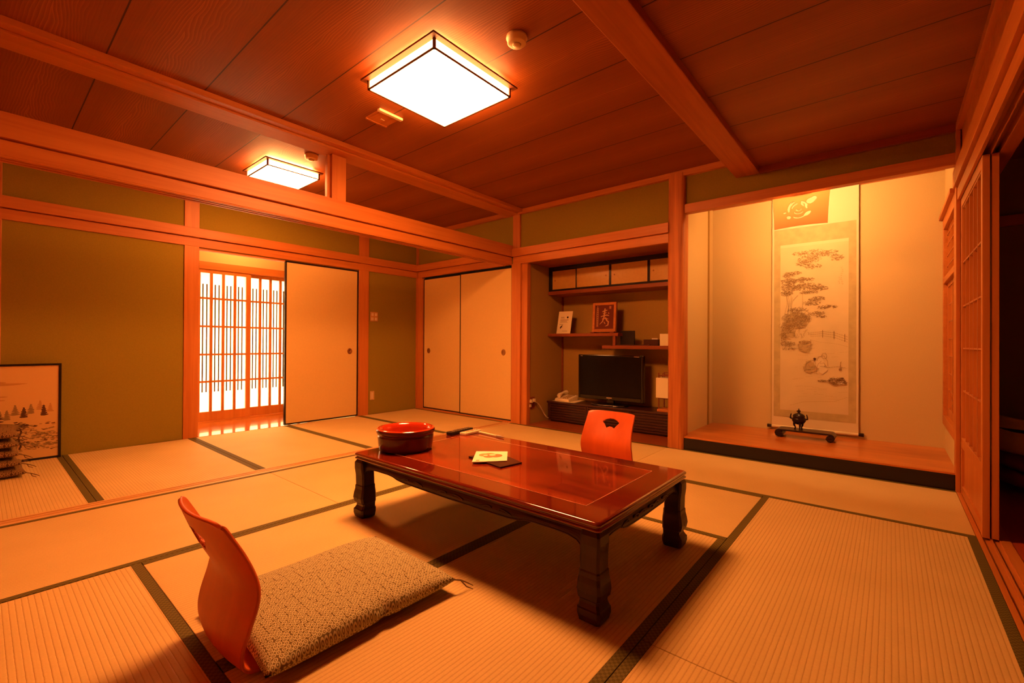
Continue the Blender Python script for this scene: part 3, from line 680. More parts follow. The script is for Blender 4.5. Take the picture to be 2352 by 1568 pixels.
# ------------------------------------------------------------------ hanging scroll
def scroll():
    random.seed(11)
    t = empty('hanging_scroll', (-.528, 4.80, .13)); tag(t, 'tall hanging scroll with an ink landscape of trees and two seated figures', 'hanging scroll')
    x0, x1, zb, zt = -.850, -.206, .150, 2.30; yp = 4.800
    MB().box(x0, x1, yp - .001, yp + .001, zb, zt).build('outer_silk', SCREDGE, t)
    MB().box(x0 + .016, x1 - .016, yp - .0025, yp - .001, .240, 1.965).build('mount_silk', MOUNT, t)
    px0, px1, pz0, pz1 = -.782, -.274, .305, 1.820
    P = MB(); P.cur = 0; P.box(px0, px1, yp - .0035, yp - .0025, pz0, pz1)
    P.cur = 4; P.box(px0, px1, yp - .004, yp - .0035, 1.795, pz1)
    W_, H_ = px1 - px0, pz1 - pz0
    cnt = [0]
    def pt(u, v):
        return (px0 + u * W_, yp - .0042 - .000001 * cnt[0], pz1 - v * H_)
    def dash(u, v, l, a, th, mat):
        cnt[0] += 1; P.cur = mat; dx, dz = math.cos(a) * l / 2, math.sin(a) * l / 2; nx, nz = -math.sin(a) * th / 2, math.cos(a) * th / 2
        c = pt(u, v); q = lambda s_, n_: (c[0] + s_ * dx + n_ * nx, c[1], c[2] + s_ * dz + n_ * nz)
        P.quad(q(-1, 0), q(0, -1), q(1, 0), q(0, 1))
    def clump(u, v, ru, rv, n, mat=1, tilt=0, l=.017, th=.0040):
        for _ in range(int(n * 1.5)):
            a = random.uniform(0, 6.283); r_ = random.random() ** .6
            uu, vv = u + ru * r_ * math.cos(a), v + rv * r_ * math.sin(a)
            if .01 < uu < .99 and .03 < vv < .99: dash(uu, vv, l * random.uniform(.6, 1.3), tilt + random.uniform(-.7, .7), th * random.uniform(.6, 1.2), mat)
    def wash(u, v, ru, rv, mat):
        if mat == 5:
            for _ in range(int(9000 * ru * rv * 4)):
                a = random.uniform(0, 6.283); r_ = random.random() ** .5
                uu, vv = u + ru * r_ * math.cos(a), v + rv * r_ * math.sin(a)
                if .01 < uu < .97: dash(uu, vv, random.uniform(.02, .04), random.uniform(-.3, .3), .007, 5)
            return
        cnt[0] += 1; P.cur = mat; k = 18; ph = random.random() * 6
        P.cap([pt(min(.995, max(.005, u + ru * (1 + .18 * math.sin(3 * a + ph)) * math.cos(a))), v + rv * (1 + .2 * math.sin(4 * a + ph)) * math.sin(a)) for a in [6.283 * i / k for i in range(k)]])
    def line(pts, th, mat, j=.004):
        for (a, b), (c, d) in zip(pts[:-1], pts[1:]):
            n = max(1, int(math.hypot(c - a, (d - b) * 3) / .03))
            for i in range(n):
                f0, f1 = i / n, (i + 1) / n; u0, v0, u1, v1 = a + (c - a) * f0, b + (d - b) * f0, a + (c - a) * f1, b + (d - b) * f1
                A, B = Vector(pt(u0, v0)), Vector(pt(u1, v1)); L_ = (B - A).length
                dash((u0 + u1) / 2 + random.uniform(-j, j) * .4, (v0 + v1) / 2, L_ * 1.5, math.atan2(B.z - A.z, B.x - A.x), th, mat)
    # top pine boughs
    for (u, v, ru, rv, n) in ((.30, .06, .12, .013, 40), (.50, .07, .20, .026, 120), (.44, .10, .18, .022, 110), (.72, .075, .14, .018, 70), (.84, .105, .10, .018, 55), (.36, .125, .14, .016, 60), (.50, .145, .13, .014, 50),
                              (.20, .175, .15, .012, 50), (.12, .19, .10, .010, 30)):
        clump(u, v, ru, rv, n, 1)
    # middle canopy
    for (u, v, ru, rv, n) in ((.12, .225, .13, .022, 90), (.34, .22, .18, .016, 90), (.16, .26, .16, .024, 130), (.42, .262, .22, .022, 140), (.60, .275, .12, .014, 50), (.10, .295, .10, .015, 60), (.44, .295, .14, .012, 50)):
        clump(u, v, ru, rv, n, 1)
    for (u, v, ru, rv, n) in ((.55, .335, .13, .014, 55), (.48, .36, .13, .014, 50), (.70, .385, .15, .011, 60), (.55, .42, .12, .014, 45), (.62, .44, .07, .008, 20)): clump(u, v, ru, rv, n, 1, .1)
    # trunks
    for pts in (((.09, .30), (.11, .36), (.07, .42), (.10, .50)), ((.17, .31), (.16, .37), (.20, .43), (.17, .52)), ((.34, .30), (.345, .36), (.33, .41)), ((.20, .34), (.27, .31)), ((.13, .31), (.14, .36), (.12, .44))): line(pts, .0045, 2)
    for pts in (((.10, .31), (.13, .37), (.10, .44)), ((.185, .32), (.175, .38), (.215, .44))): line(pts, .003, 1)
    # rocks and undergrowth
    wash(.25, .46, .18, .05, 5); wash(.12, .54, .11, .04, 5)
    for (u, v, ru, rv, n) in ((.27, .40, .16, .02, 90), (.24, .44, .22, .03, 170), (.36, .45, .12, .03, 80), (.12, .50, .11, .04, 150), (.28, .49, .14, .02, 70), (.05, .56, .05, .03, 50), (.12, .60, .12, .018, 80), (.15, .63, .12, .01, 30)):
        clump(u, v, ru, rv, n, 1, .6, .016, .0032)
    for k in range(70):
        u, v = random.uniform(.02, .42), random.uniform(.42, .56); a0 = random.uniform(0, 6.28); r_ = random.uniform(.02, .05)
        line([(u + r_ * math.cos(a0 + q), v + r_ * .33 * math.sin(a0 + q)) for q in (0, .6, 1.2, 1.8)], .0028, 1, 0)
    # fence
    line([(.46, .535), (.64, .528), (.80, .535), (.99, .56)], .0028, 1, 0); line([(.46, .545), (.64, .54), (.80, .548), (.99, .575)], .0028, 1, 0); line([(.46, .557), (.64, .552), (.80, .562), (.99, .59)], .0022, 1, 0)
    for u, v in ((.64, .528), (.80, .535), (.95, .552)): line([(u, v - .008), (u, v + .035)], .006, 1, 0)
    # bank, low rock
    wash(.38, .615, .10, .035, 5); clump(.38, .59, .09, .01, 40, 1); line([(.28, .60), (.30, .64), (.40, .65), (.47, .61), (.47, .575)], .003, 1)
    line([(.45, .575), (.60, .59), (.85, .60), (.99, .615)], .0022, 2, .002)
    # seated figures
    wash(.46, .735, .09, .035, 5); wash(.60, .71, .07, .03, 4); wash(.64, .75, .06, .022, 4)
    P_ = (((.37, .765), (.40, .72), (.47, .695), (.53, .70), (.56, .76)), ((.56, .70), (.58, .675), (.66, .67), (.71, .70), (.72, .73)), ((.55, .765), (.57, .72), (.62, .70)), ((.38, .75), (.45, .755), (.55, .745)), ((.60, .73), (.72, .735), (.86, .73), (.96, .735)),
          ((.60, .715), (.66, .71), (.70, .735)), ((.40, .77), (.50, .77), (.58, .775)), ((.43, .72), (.46, .74)))
    for pts in P_: line(pts, .0034, 1)
    wash(.525, .688, .018, .0075, 3); clump(.525, .688, .014, .004, 10, 3)
    line([(.62, .672), (.64, .655), (.68, .652), (.70, .668), (.69, .684), (.65, .686), (.62, .675)], .003, 1, 0)
    line([(.89, .735), (.89, .715), (.90, .70)], .005, 1, 0); wash(.89, .745, .02, .008, 1)
    # dark rock bottom right
    wash(.86, .815, .12, .022, 1); wash(.80, .81, .06, .012, 2); wash(.90, .82, .05, .010, 4)
    clump(.85, .81, .14, .022, 120, 3, 0, .016, .0032); clump(.64, .815, .07, .006, 30, 1)
    for k in range(46):
        u, v = random.uniform(.1, .92), random.uniform(.62, .93); l = random.uniform(.03, .16)
        if .3 < u < .75 and .66 < v < .78: continue
        line([(u, v), (min(.99, u + l), v - random.uniform(0, .006))], .0018, 2, 0)
    line([(.16, .97), (.35, .945), (.60, .935), (.80, .93), (.99, .90)], .003, 2)
    # signature column
    for k in range(9): clump(.905 + .01 * math.sin(k), .165 + k * .0115, .012, .004, 5, 1, 0, .006, .0016)
    for k in range(4): clump(.87, .22 + k * .011, .010, .004, 4, 1, 0, .005, .0016)
    P.build('ink_painting', [SCRPAPER, INK, INKL, INKD, SCREDGE, flat('painting_wash', (.47, .345, .155), .8, .1)], t)
    m = MB(); m.tube([(x0, yp, .146), (x1, yp, .146)], .0125, 14); m.build('roller', SCREDGE, t)
    for s_, x in ((-1, x0), (1, x1)):
        k = MB(); k.tube([(x, yp, .146), (x + s_ * .035, yp, .146), (x + s_ * .037, yp, .146)], [.013, .016, .010], 14); k.build('roller_knob', BRONZE, t)
    m = MB(); m.box(x0, x1, yp - .006, yp + .006, 2.295, 2.31); m.build('top_rod', DARKW, t)
scroll()
# ------------------------------------------------------------------ incense stand and burner
def stand():
    t = empty('display_stand', (-.555, 4.535, .1105)); tag(t, 'low dark display stand with curled ends under the incense burner', 'stand')
    ZT = .1105; x0, x1, y0, y1 = -.765, -.345, 4.455, 4.62; h = .062; th = .0065
    path = []
    r0 = .026
    for k in range(15):      # left curl, inside out
        a = R(-60 - 24 * k) ; r_ = .010 + .016 * k / 14; path.append((x0 + r0 + r_ * math.cos(a), ZT + r0 + .006 + r_ * math.sin(a)))
    L_ = path[:]; L_ = [p for p in L_]
    top = [(x0 + .045, ZT + h)] + [(x0 + .045 + (x1 - x0 - .09) * k / 6, ZT + h) for k in range(1, 7)]
    left = [(x0 + .030 + .027 * math.cos(R(a)), ZT + .035 + .027 * math.sin(R(a))) for a in (-20, -60, -100, -140, -180, -220, -255)]
    inner = [(x0 + .030 + .014 * math.cos(R(a)), ZT + .024 + .012 * math.sin(R(a))) for a in (200, 120, 40)]
    lp = inner + left
    mid = x0 + x1
    rp = [(mid - a, b) for a, b in lp][::-1]
    P = lp + top[0:] + rp
    outer = []; innr = []
    for i, p in enumerate(P):
        a = Vector(P[max(0, i - 1)]); b = Vector(P[min(len(P) - 1, i + 1)]); d = (b - a).normalized(); n = Vector((-d.y, d.x))
        outer.append(Vector(p) + n * th); innr.append(Vector(p) - n * th)
    m = MB(); rows = []
    for o_, i_ in zip(outer, innr): rows.append([(o_.x, y0, o_.y), (o_.x, y1, o_.y), (i_.x, y1, i_.y), (i_.x, y0, i_.y)])
    m.grid(rows, closed_v=True); m.cap(rows[0]); m.cap(rows[-1], True)
    m.build('curled_board', BRONZE, t, .001)
    for cx in (x0 + .032, x1 - .032): MB().tube([(cx, y0 + .002, ZT + .031), (cx, y1 - .002, ZT + .031)], .024, 16).build('rolled_end', BRONZE, t)
    zt = ZT + h + th
    b = empty('incense_burner', (-.60, 4.54, zt)); tag(b, 'small black bronze three-legged incense burner with lid in the alcove', 'incense burner')
    c = (-.60, 4.54, zt)
    m = MB(); m.lathe([(0, .042), (.02, .043), (.040, .055), (.052, .075), (.050, .092), (.042, .104), (.046, .110), (.046, .114), (0, .114)], c, 32); m.build('bowl', BRONZE, b)
    m = MB(); m.lathe([(.045, .1145), (.040, .126), (.022, .136), (.010, .139), (.008, .146), (.014, .151), (.012, .160), (.004, .166), (.003, .176), (0, .180)], c, 24)
    m.tube([(c[0] - .004, c[1], zt + .148), (c[0] - .018, c[1], zt + .156)], [.006, .003], 8); m.build('lid', BRONZE, b)
    for s_ in (-1, 1):
        m = MB(); m.tube([(c[0] + s_ * .048, c[1], zt + .088), (c[0] + s_ * .062, c[1], zt + .092), (c[0] + s_ * .061, c[1], zt + .110), (c[0] + s_ * .056, c[1], zt + .130)], [.008, .007, .005, .004], 8); m.build('ear_handle', BRONZE, b)
    for k in range(3):
        a = R(-90 + 120 * k + 20); m = MB()
        m.tube([(c[0] + .034 * math.cos(a), c[1] + .034 * math.sin(a), zt + .058), (c[0] + .036 * math.cos(a), c[1] + .036 * math.sin(a), zt + .035), (c[0] + .026 * math.cos(a), c[1] + .026 * math.sin(a), zt + .015), (c[0] + .031 * math.cos(a), c[1] + .031 * math.sin(a), zt)], [.011, .008, .005, .007], 8)
        m.build('leg', BRONZE, b)
stand()

# ------------------------------------------------------------------ right wall: posts, rail, sliding shoji, sill, veranda
trim((.309, .33, YB - .035, YB + .05, -.05, 2.285), WZ, 'post at the right end of the alcove', .002)
m = MB(); m.box(.298, .46, YN, YB + .02, 1.885, 1.99); m.box(.33, .45, YN, YB - .03, 1.872, 1.886)
m.box(.315, .33, YN, YB - .035, 1.80, 1.873); m.box(.357, .363, YN, YB - .035, 1.80, 1.873); m.box(.390, .44, YN, YB - .035, 1.80, 1.873); m.box(.33, .39, YN, YB - .035, 1.84, 1.873)
trim(m, WY, 'rail with two tracks along the top of the right side opening', .002)
m = MB(); m.box(.312, .425, YN, YB, -.05, -.008)
for a, b in ((.312, .331), (.357, .364), (.388, .425)): m.box(a, b, YN, YB, -.008, .001)
trim(m, WY, 'grooved floor sill along the veranda', 0)
def shoji(x, y0, y1, label, rich=True):
    dn[0] += 1; th = .026
    t = empty('door_%d' % dn[0], (x + th / 2, (y0 + y1) / 2, 0)); tag(t, label, None, None, 'structure')
    z1 = 1.80; st = .045
    f = MB(); f.box(x, x + th, y0, y0 + st, .002, z1); f.box(x, x + th, y1 - st, y1, .002, z1)
    f.box(x + .002, x + th, y0 + st, y1 - st, .002, .052); f.box(x, x + th, y0 + st, y1 - st, 1.745, z1); f.box(x, x + th, y0 + st, y1 - st, .285, .345)
    f.build('door_frame', WZ, t, .002)
    MB().box(x + .012, x + .018, y0 + st, y1 - st, .052, .285).build('lower_board', WZ, t)
    MB().box(x + .019, x + .020, y0 + st, y1 - st, .345, 1.745).build('paper', SHOJI, t)
    g = MB(); n = 5
    for k in range(1, n): c = y0 + st + (y1 - y0 - 2 * st) * k / n; g.box(x + .004, x + .018, c - .005, c + .005, .345, 1.745)
    for z in (.63, .885, 1.14, 1.405, ): g.box(x + .005, x + .018, y0 + st, y1 - st, z - .0045, z + .0045)
    g.box(x + .004, x + .018, y0 + st, y0 + st + .008, .345, 1.745); g.box(x + .004, x + .018, y1 - st - .008, y1 - st, .345, 1.745); g.box(x + .004, x + .018, y0 + st, y1 - st, 1.735, 1.745)
    g.build('lattice', WZ, t)
shoji(.3305, 3.045, 3.89, 'front paper sliding door, pushed back beside the alcove')
shoji(.361, 3.050, 3.895, 'rear paper sliding door, stacked behind the front one')
VD = flat('veranda_wall', (.34, .26, .08), .9, .1); 
struct('floor_veranda', MB().box(.425, 2.2, YN - .1, 5.2, -.06, -.004), wood('veranda_boards', (.34, .05, .012), (.46, .07, .018), 'Y', .35), 'dark red floor of the unlit veranda')
struct('wall_veranda_end', MB().box(.37, 2.2, 5.0, 5.05, -.06, 2.4), VD, 'dark end wall of the veranda')
struct('wall_veranda_side', MB().box(2.2, 2.25, YN - .1, 5.05, -.06, 2.4), VD, 'dark outer wall of the veranda')
struct('wall_veranda_near', MB().box(.425, 2.2, YN - .1, YN - .06, -.06, 2.4), VD, 'near end of the veranda')
struct('ceiling_veranda', MB().box(.45, 2.25, YN - .1, 5.05, 2.3, 2.35), BEAMW, 'dark veranda ceiling')
trim((.42, 2.2, 4.96, 5.0, 1.80, 1.88), WX, 'rail on the dark veranda end wall', .002)
struct('wall_veranda_inner', MB().box(.372, .44, YB - .01, 5.0, -.05, 2.3), VD, 'veranda side of the alcove wall')
# low armchair on the veranda
t = empty('armchair', (.85, 4.25, 0)); tag(t, 'low rounded armchair with pale shell standing in the dark veranda', 'armchair')
SHELL = flat('pale_chair_shell', (.72, .55, .25), .6, .2, noise=.1, scale=10); SEAT = flat('brown_seat_cloth', (.30, .06, .02), .8, .1)
rows = []
for j in range(9):
    z = .255 + .215 * j / 8; rr = []
    for i in range(33):
        a = R(180 + 180 * i / 32); k = 1 + .05 * j / 8
        rr.append((.85 + .345 * k * math.cos(a), 4.25 + .33 * k * math.sin(a) * 1.0, z - .03 * (1 - abs(math.cos(a))) * (j / 8)))
    rows.append(rr)
m = MB(); m.smooth = True; m.grid(rows); m.build('curved_back', SHELL, t, 0, 2, .03)
m = MB(); m.tube([(.85 + .35 * math.cos(a), 4.25 + .335 * math.sin(a) - .012, .395) for a in [R(205 + 6 * k) for k in range(14)]], .017, 8); m.build('grip_slot', BLACKSATIN, t)
m = MB(); m.lathe([(0, .245), (.30, .245), (.325, .22), (.33, .17), (.30, .14), (0, .14)], (.85, 4.25, 0), 40); m.build('seat', SEAT, t)
m = MB(); m.lathe([(0, .13), (.27, .13), (.33, .12), (.33, .06), (.25, .03), (0, .03)], (.85, 4.25, -.003), 40); m.build('base', SEAT, t)

# ------------------------------------------------------------------ ceiling lamps
LAMPW = wood('dark_lamp_frame_wood', (.10, .025, .005), (.16, .04, .009), 'X', .5)
def ceiling_light(cx, cy, half, fhalf, mat, label):
    t = empty('ceiling_light', (cx, cy, 2.40)); tag(t, label, 'ceiling light', 'square ceiling lights of the two rooms')
    zb, zf = 2.326, 2.376
    MB().box(cx - half + .004, cx + half - .004, cy - half + .004, cy + half - .004, zb + .010, zf).build('side_glow_band', LS, t)
    MB().box(cx - half + .004, cx + half - .004, cy - half + .004, cy + half - .004, zb + .003, zb + .0095).build('diffuser', mat, t)
    f = MB(); a, b = fhalf, fhalf - .034
    f.box(cx - a, cx + a, cy - a, cy - b, zf, zf + .010); f.box(cx - a, cx + a, cy + b, cy + a, zf, zf + .010); f.box(cx - a, cx - b, cy - b, cy + b, zf, zf + .010); f.box(cx + b, cx + a, cy - b, cy + b, zf, zf + .010)
    f.build('top_frame', LAMPW, t, .001)
    g = MB(); e = .006
    for sx in (-1, 1):
        for sy in (-1, 1):
            x, y = cx + sx * (half - .003), cy + sy * (half - .003); g.box(x - e, x + e, y - e, y + e, zb, zf)
    e = .005
    for s_ in (-1, 1):
        y = cy + s_ * (half - .001); g.box(cx - half, cx + half, y - e, y + e, zb, zb + .006)
        x = cx + s_ * (half - .001); g.box(x - e, x + e, cy - half, cy + half, zb, zb + .006)
    g.build('corner_strips', LAMPW, t)
    # light spilling upward between frame and ceiling
    MB().box(cx - half + .04, cx + half - .04, cy - half + .04, cy + half - .04, zf + .001, 2.398).build('upper_glow_panel', LU, t)
ceiling_light(-1.975, 1.70, .284, .315, L1, 'large glowing square ceiling light above the low table')
ceiling_light(-4.055, 1.715, .215, .24, L2, 'smaller glowing square ceiling light in the back room, seen over the beam')
def detector(x, y, label):
    t = empty('smoke_detector', (x, y, 2.40)); tag(t, label, 'smoke detector', 'smoke detectors on the ceiling')
    m = MB(); m.lathe([(0, 0), (.050, 0), (.052, -.012), (.050, -.016), (.047, -.018), (.046, -.034), (.040, -.040), (0, -.041)], (x, y, 2.40), 32); m.build('housing', IVORY, t)
    m = MB(); m.lathe([(0, -.0405), (.022, -.041), (.020, -.048), (0, -.050)], (x, y, 2.40), 24); m.build('sensor_cap', IVORY, t)
    return t
detector(-1.40, 1.69, 'round smoke detector beside the large ceiling light')
detector(-3.545, 1.715, 'round smoke detector beside the smaller back room light')
t = empty('ceiling_plate', (-2.585, 1.735, 2.40)); tag(t, 'small square ceiling speaker plate left of the large ceiling light', 'ceiling plate')
m = MB(); m.box(-2.675, -2.495, 1.655, 1.815, 2.392, 2.40); m.build('plate', WX, t, .002)
m = MB(); m.box(-2.66, -2.52, 1.668, 1.80, 2.388, 2.3925); m.box(-2.675, -2.66, 1.655, 1.815, 2.386, 2.395); m.build('inner_panel', WX, t, .001)
m = MB(); m.box(-2.52, -2.493, 1.645, 1.825, 2.382, 2.398); m.build('raised_bar', IVORY, t, .003)
m = MB(); m.box(-2.60, -2.594, 1.725, 1.75, 2.386, 2.389); m.box(-2.605, -2.589, 1.722, 1.727, 2.386, 2.389); m.build('mark', IVORY, t)
# switches
t = empty('light_switch', (XA, 3.245, 1.23)); tag(t, 'four-button light switch on the olive wall beside the closet corner', 'switch')
MB().box(XA, XA + .007, 3.190, 3.302, 1.170, 1.290).build('plate', flat('beige_plate', (.52, .26, .09), .5), t, .003)
for i in range(2):
    for j in range(2): MB().box(XA + .007, XA + .012, 3.203 + .05 * i, 3.237 + .05 * i, 1.182 + .056 * j, 1.220 + .056 * j).build('button', IVORY, t, .002)
t = empty('wall_outlet', (XA, 3.225, .235)); tag(t, 'small vertical cream outlet near the floor beside the open sliding door', 'outlet')
MB().box(XA, XA + .006, 3.195, 3.255, .180, .290).build('plate', flat('beige_plate_low', (.60, .38, .16), .5), t, .002)
m = MB(); m.box(XA + .006, XA + .009, 3.213, 3.237, .195, .275); m.build('socket', IVORY, t, .001)

# ------------------------------------------------------------------ low table
def table():
    x0, x1, y0, y1, zt = -2.130, -.700, 1.265, 2.065, .333
    t = empty('low_table', ((x0 + x1) / 2, (y0 + y1) / 2, 0)); tag(t, 'low red lacquered table with dark carved legs in the middle of the mats', 'table')
    e = .115
    # frame of the top with moulded edge
    def ring(ins, z): return [(x0 + ins, y0 + ins, z), (x1 - ins, y0 + ins, z), (x1 - ins, y1 - ins, z), (x0 + ins, y1 - ins, z)]
    def rring(ins, z, r=.012):
        out = []
        for cx, cy, a0 in ((x1 - ins - r, y1 - ins - r, 0), (x0 + ins + r, y1 - ins - r, 90), (x0 + ins + r, y0 + ins + r, 180), (x1 - ins - r, y0 + ins + r, 270)):
            for k in range(5): a = R(a0 + 22.5 * k); out.append((cx + r * math.cos(a), cy + r * math.sin(a), z))
        return out
    m = MB(); m.smooth = True; arc = [(.010 - .010 * math.sin(R(a)), -.010 + .010 * math.cos(R(a))) for a in range(0, 121, 12)]
    m.grid([rring(i_, zt + z_, .014) for i_, z_ in arc + [(.004, -.0175), (.0065, -.0185), (.0065, -.0215), (.0025, -.0235), (.0005, -.0265), (.0015, -.031), (.008, -.035)]], closed_v=True)
    m.smooth = False
    m.cap(rring(.008, zt - .035, .014), True)
    m.build('moulded_edge', TABLEF, t)
    m = MB()
    a, b = ring(.0105, zt), ring(e, zt)
    for i in range(4): j = (i + 1) % 4; m.quad(a[i], a[j], b[j], b[i])
    # rounded outer strip to meet the moulding
    rr = rring(.010, zt, .014)
    m.cap([(p[0], p[1], zt - .0005) for p in rr])
    m.build('top_frame', TABLEF, t)
    MB().box(x0 + e + .003, x1 - e - .003, y0 + e + .003, y1 - e - .003, zt - .006, zt + .0006).build('inlaid_panel', TABLE, t)
    m = MB(); w_ = .0016; z_ = zt + .0009
    m.box(x0 + e, x1 - e, y0 + e, y0 + e + w_, zt - .002, z_); m.box(x0 + e, x1 - e, y1 - e - w_, y1 - e, zt - .002, z_); m.box(x1 - e - w_, x1 - e, y0 + e, y1 - e, zt - .002, z_); m.box(x0 + e, x0 + e + w_, y0 + e, y1 - e, zt - .002, z_)
    m.build('inlay_line', INLAY, t)
    # waist and aprons
    zl = zt - .035
    m = MB(); q = .022; m.box(x0 + q, x1 - q, y0 + q, y1 - q, zl - .012, zl + .002); m.build('waist', TABLEL, t)
    def apron(L_):
        """lower contour from one leg to the other, in (u, z)"""
        h = [(0.0, .215), (.006, .235), (.02, .250), (.045, .258), (.09, .261), (.16, .261), (.19, .258), (.215, .250), (.25, .246), (.32, .245), (.5, .243)]
        pts = [(a * L_, b) for a, b in h] + [((1 - a) * L_, b) for a, b in h[::-1][1:]]
        return pts
    def apron_mesh(p0, d, L_, n):
        m = MB(); low = apron(L_); top = zl - .010; rows_o = []; rows_i = []
        for u, z in low:
            row = []
            for k in range(6):
                f = k / 5; zz = top + (z - top) * f; bulge = .012 * math.sin(f * 2.2)
                row.append((p0[0] + d[0] * u + n[0] * bulge, p0[1] + d[1] * u + n[1] * bulge, zz))
            row += [(p0[0] + d[0] * u - n[0] * .016, p0[1] + d[1] * u - n[1] * .016, z), (p0[0] + d[0] * u - n[0] * .016, p0[1] + d[1] * u - n[1] * .016, top)]
            rows_o.append(row)
        m.grid(rows_o, closed_v=True)
        # carved relief: shallow raised scrolls
        for s_ in (.3, .5, .7):
            for k in (-1, 1):
                c = [(s_ * L_ + k * (.02 + .035 * (1 - math.cos(a))), .266 + .007 * math.sin(a * 1.6)) for a in [j * .3 for j in range(9)]]
                m.tube([(p0[0] + d[0] * u + n[0] * .012, p0[1] + d[1] * u + n[1] * .012, z) for u, z in c], [.003] * 9, 6)
        lp = [(p0[0] + d[0] * u + n[0] * .011, p0[1] + d[1] * u + n[1] * .011, z + .004) for u, z in low]
        m.tube(lp, .003, 6)
        return m
    s = .03; lw = .066
    for p0, d, L_, n in (((x0 + s + .04, y0 + s, 0), (1, 0), x1 - x0 - 2 * s - .08, (0, -1)), ((x0 + s + .04, y1 - s, 0), (1, 0), x1 - x0 - 2 * s - .08, (0, 1)),
                         ((x0 + s, y0 + s + .04, 0), (0, 1), y1 - y0 - 2 * s - .08, (-1, 0)), ((x1 - s, y0 + s + .04, 0), (0, 1), y1 - y0 - 2 * s - .08, (1, 0))):
        apron_mesh(p0, d, L_, n).build('carved_apron', TABLEL, t)
    prof = [(.0018, .030, 0), (.006, .039, .001), (.026, .0435, .002), (.046, .0435, .002), (.050, .040, .001), (.056, .038, 0), (.064, .036, -.002), (.074, .0365, -.002), (.082, .042, .001), (.105, .0445, .003), (.130, .0425, .002), (.150, .039, .001), (.165, .0385, .001), (.170, .036, .001), (.22, .036, .002), (.255, .037, .005), (.285, .036, .006), (.300, .030, .002)]
    for sx in (-1, 1):
        for sy in (-1, 1):
            cx = (x0 + .043) if sx < 0 else (x1 - .043); cy = (y0 + .043) if sy < 0 else (y1 - .043)
            m = MB(); rows = []
            for z, h, o in prof:
                c = .008; X, Y = cx + sx * o, cy + sy * o
                rows.append([(X + a * h, Y + b * h, z) for a, b in ((1, -.8), (1, .8), (.8, 1), (-.8, 1), (-1, .8), (-1, -.8), (-.8, -1), (.8, -1))])
            m.grid(rows, closed_v=True); m.cap(rows[0], True); m.cap(rows[-1])
            # lion-mask like relief on the two outer faces
            for (nx, ny) in ((sx, 0), (0, sy)):
                tx, ty = (0, 1) if nx else (1, 0)
                def on(u, z, k=.040): return (cx + nx * k + tx * u, cy + ny * k + ty * u, z)
                m.tube([on(-.022, .112), on(-.012, .124), on(0, .118), on(.012, .124), on(.022, .112)], .006, 8)
                m.tube([on(0, .118), on(0, .10)], [.007, .009], 8)
                m.tube([on(-.016, .088, .038), on(0, .082, .038), on(.016, .088, .038)], .005, 8)
                for q in (-1, 1): m.tube([on(q * .020, .128, .037), on(q * .026, .142, .035), on(q * .018, .154, .034)], [.006, .007, .003], 8)
                for q in (-1, 0, 1): m.tube([on(q * .014, .150, .033), on(q * .016, .172, .031)], [.006, .003], 8)
            m.build('leg', TABLEL, t, .002)
table()
ZTT = .3342
# bowl
def bowl():
    c = (-1.995, 1.492, ZTT)
    t = empty('lacquer_bowl', c); tag(t, 'round dark red lacquer bowl at the far left end of the table', 'bowl')
    m = MB(); m.lathe([(0, 0), (.132, 0), (.137, .003), (.140, .012), (.144, .040), (.146, .070), (.146, .076), (.142, .079), (.142, .083), (.148, .086), (.153, .095), (.154, .104), (.151, .111)], c, 72); m.build('bowl_wall', BOWLO, t)
    m = MB(); m.lathe([(.151, .111), (.146, .1155), (.140, .116), (.132, .112), (.124, .104), (.120, .090), (.117, .050), (.110, .036), (.09, .031), (0, .030)], c, 72); m.build('vermilion_inside', BOWLI, t)
bowl()
def prism_quad(pts, z0, z1): return MB().prism(pts, 'Z', z0, z1)
# remotes at the far edge
def remote(c, L_, W__, H__, rz, body, btn, label, name='remote_control'):
    t = empty(name, (0, 0, 0)); tag(t, label, 'remote control')
    MB().box(-L_ / 2, L_ / 2, -W__ / 2, W__ / 2, 0, H__).build('body', body, t, .004, 3)
    m = MB()
    for i in range(7):
        for j in range(3):
            x = -L_ * .38 + i * L_ * .115; y = -W__ * .28 + j * W__ * .28; m.box(x, x + L_ * .06, y - W__ * .08, y + W__ * .08, H__, H__ + .002)
    m.build('buttons', btn, t)
    t.location = c; t.rotation_euler = (0, 0, rz)
remote((-2.085, 1.975, ZTT), .205, .046, .020, R(95), BLACKSATIN, SILVER, 'black remote control at the far left corner of the table')
remote((-2.02, 2.005, ZTT), .150, .050, .016, R(94), WHITEP, INKL, 'white remote control lying beside the black one')
t = empty('pen', (-1.90, 2.04, ZTT)); tag(t, 'thin white pen with a bright tip near the back edge of the table', 'pen')
MB().tube([(-1.99, 2.052, ZTT + .006), (-1.83, 2.038, ZTT + .006)], .0055, 10).build('barrel', WHITEP, t)
MB().tube([(-1.83, 2.038, ZTT + .006), (-1.80, 2.035, ZTT + .0075), (-1.765, 2.030, ZTT + .006)], [.0055, .0075, .003], 10).build('tip', SILVER, t)
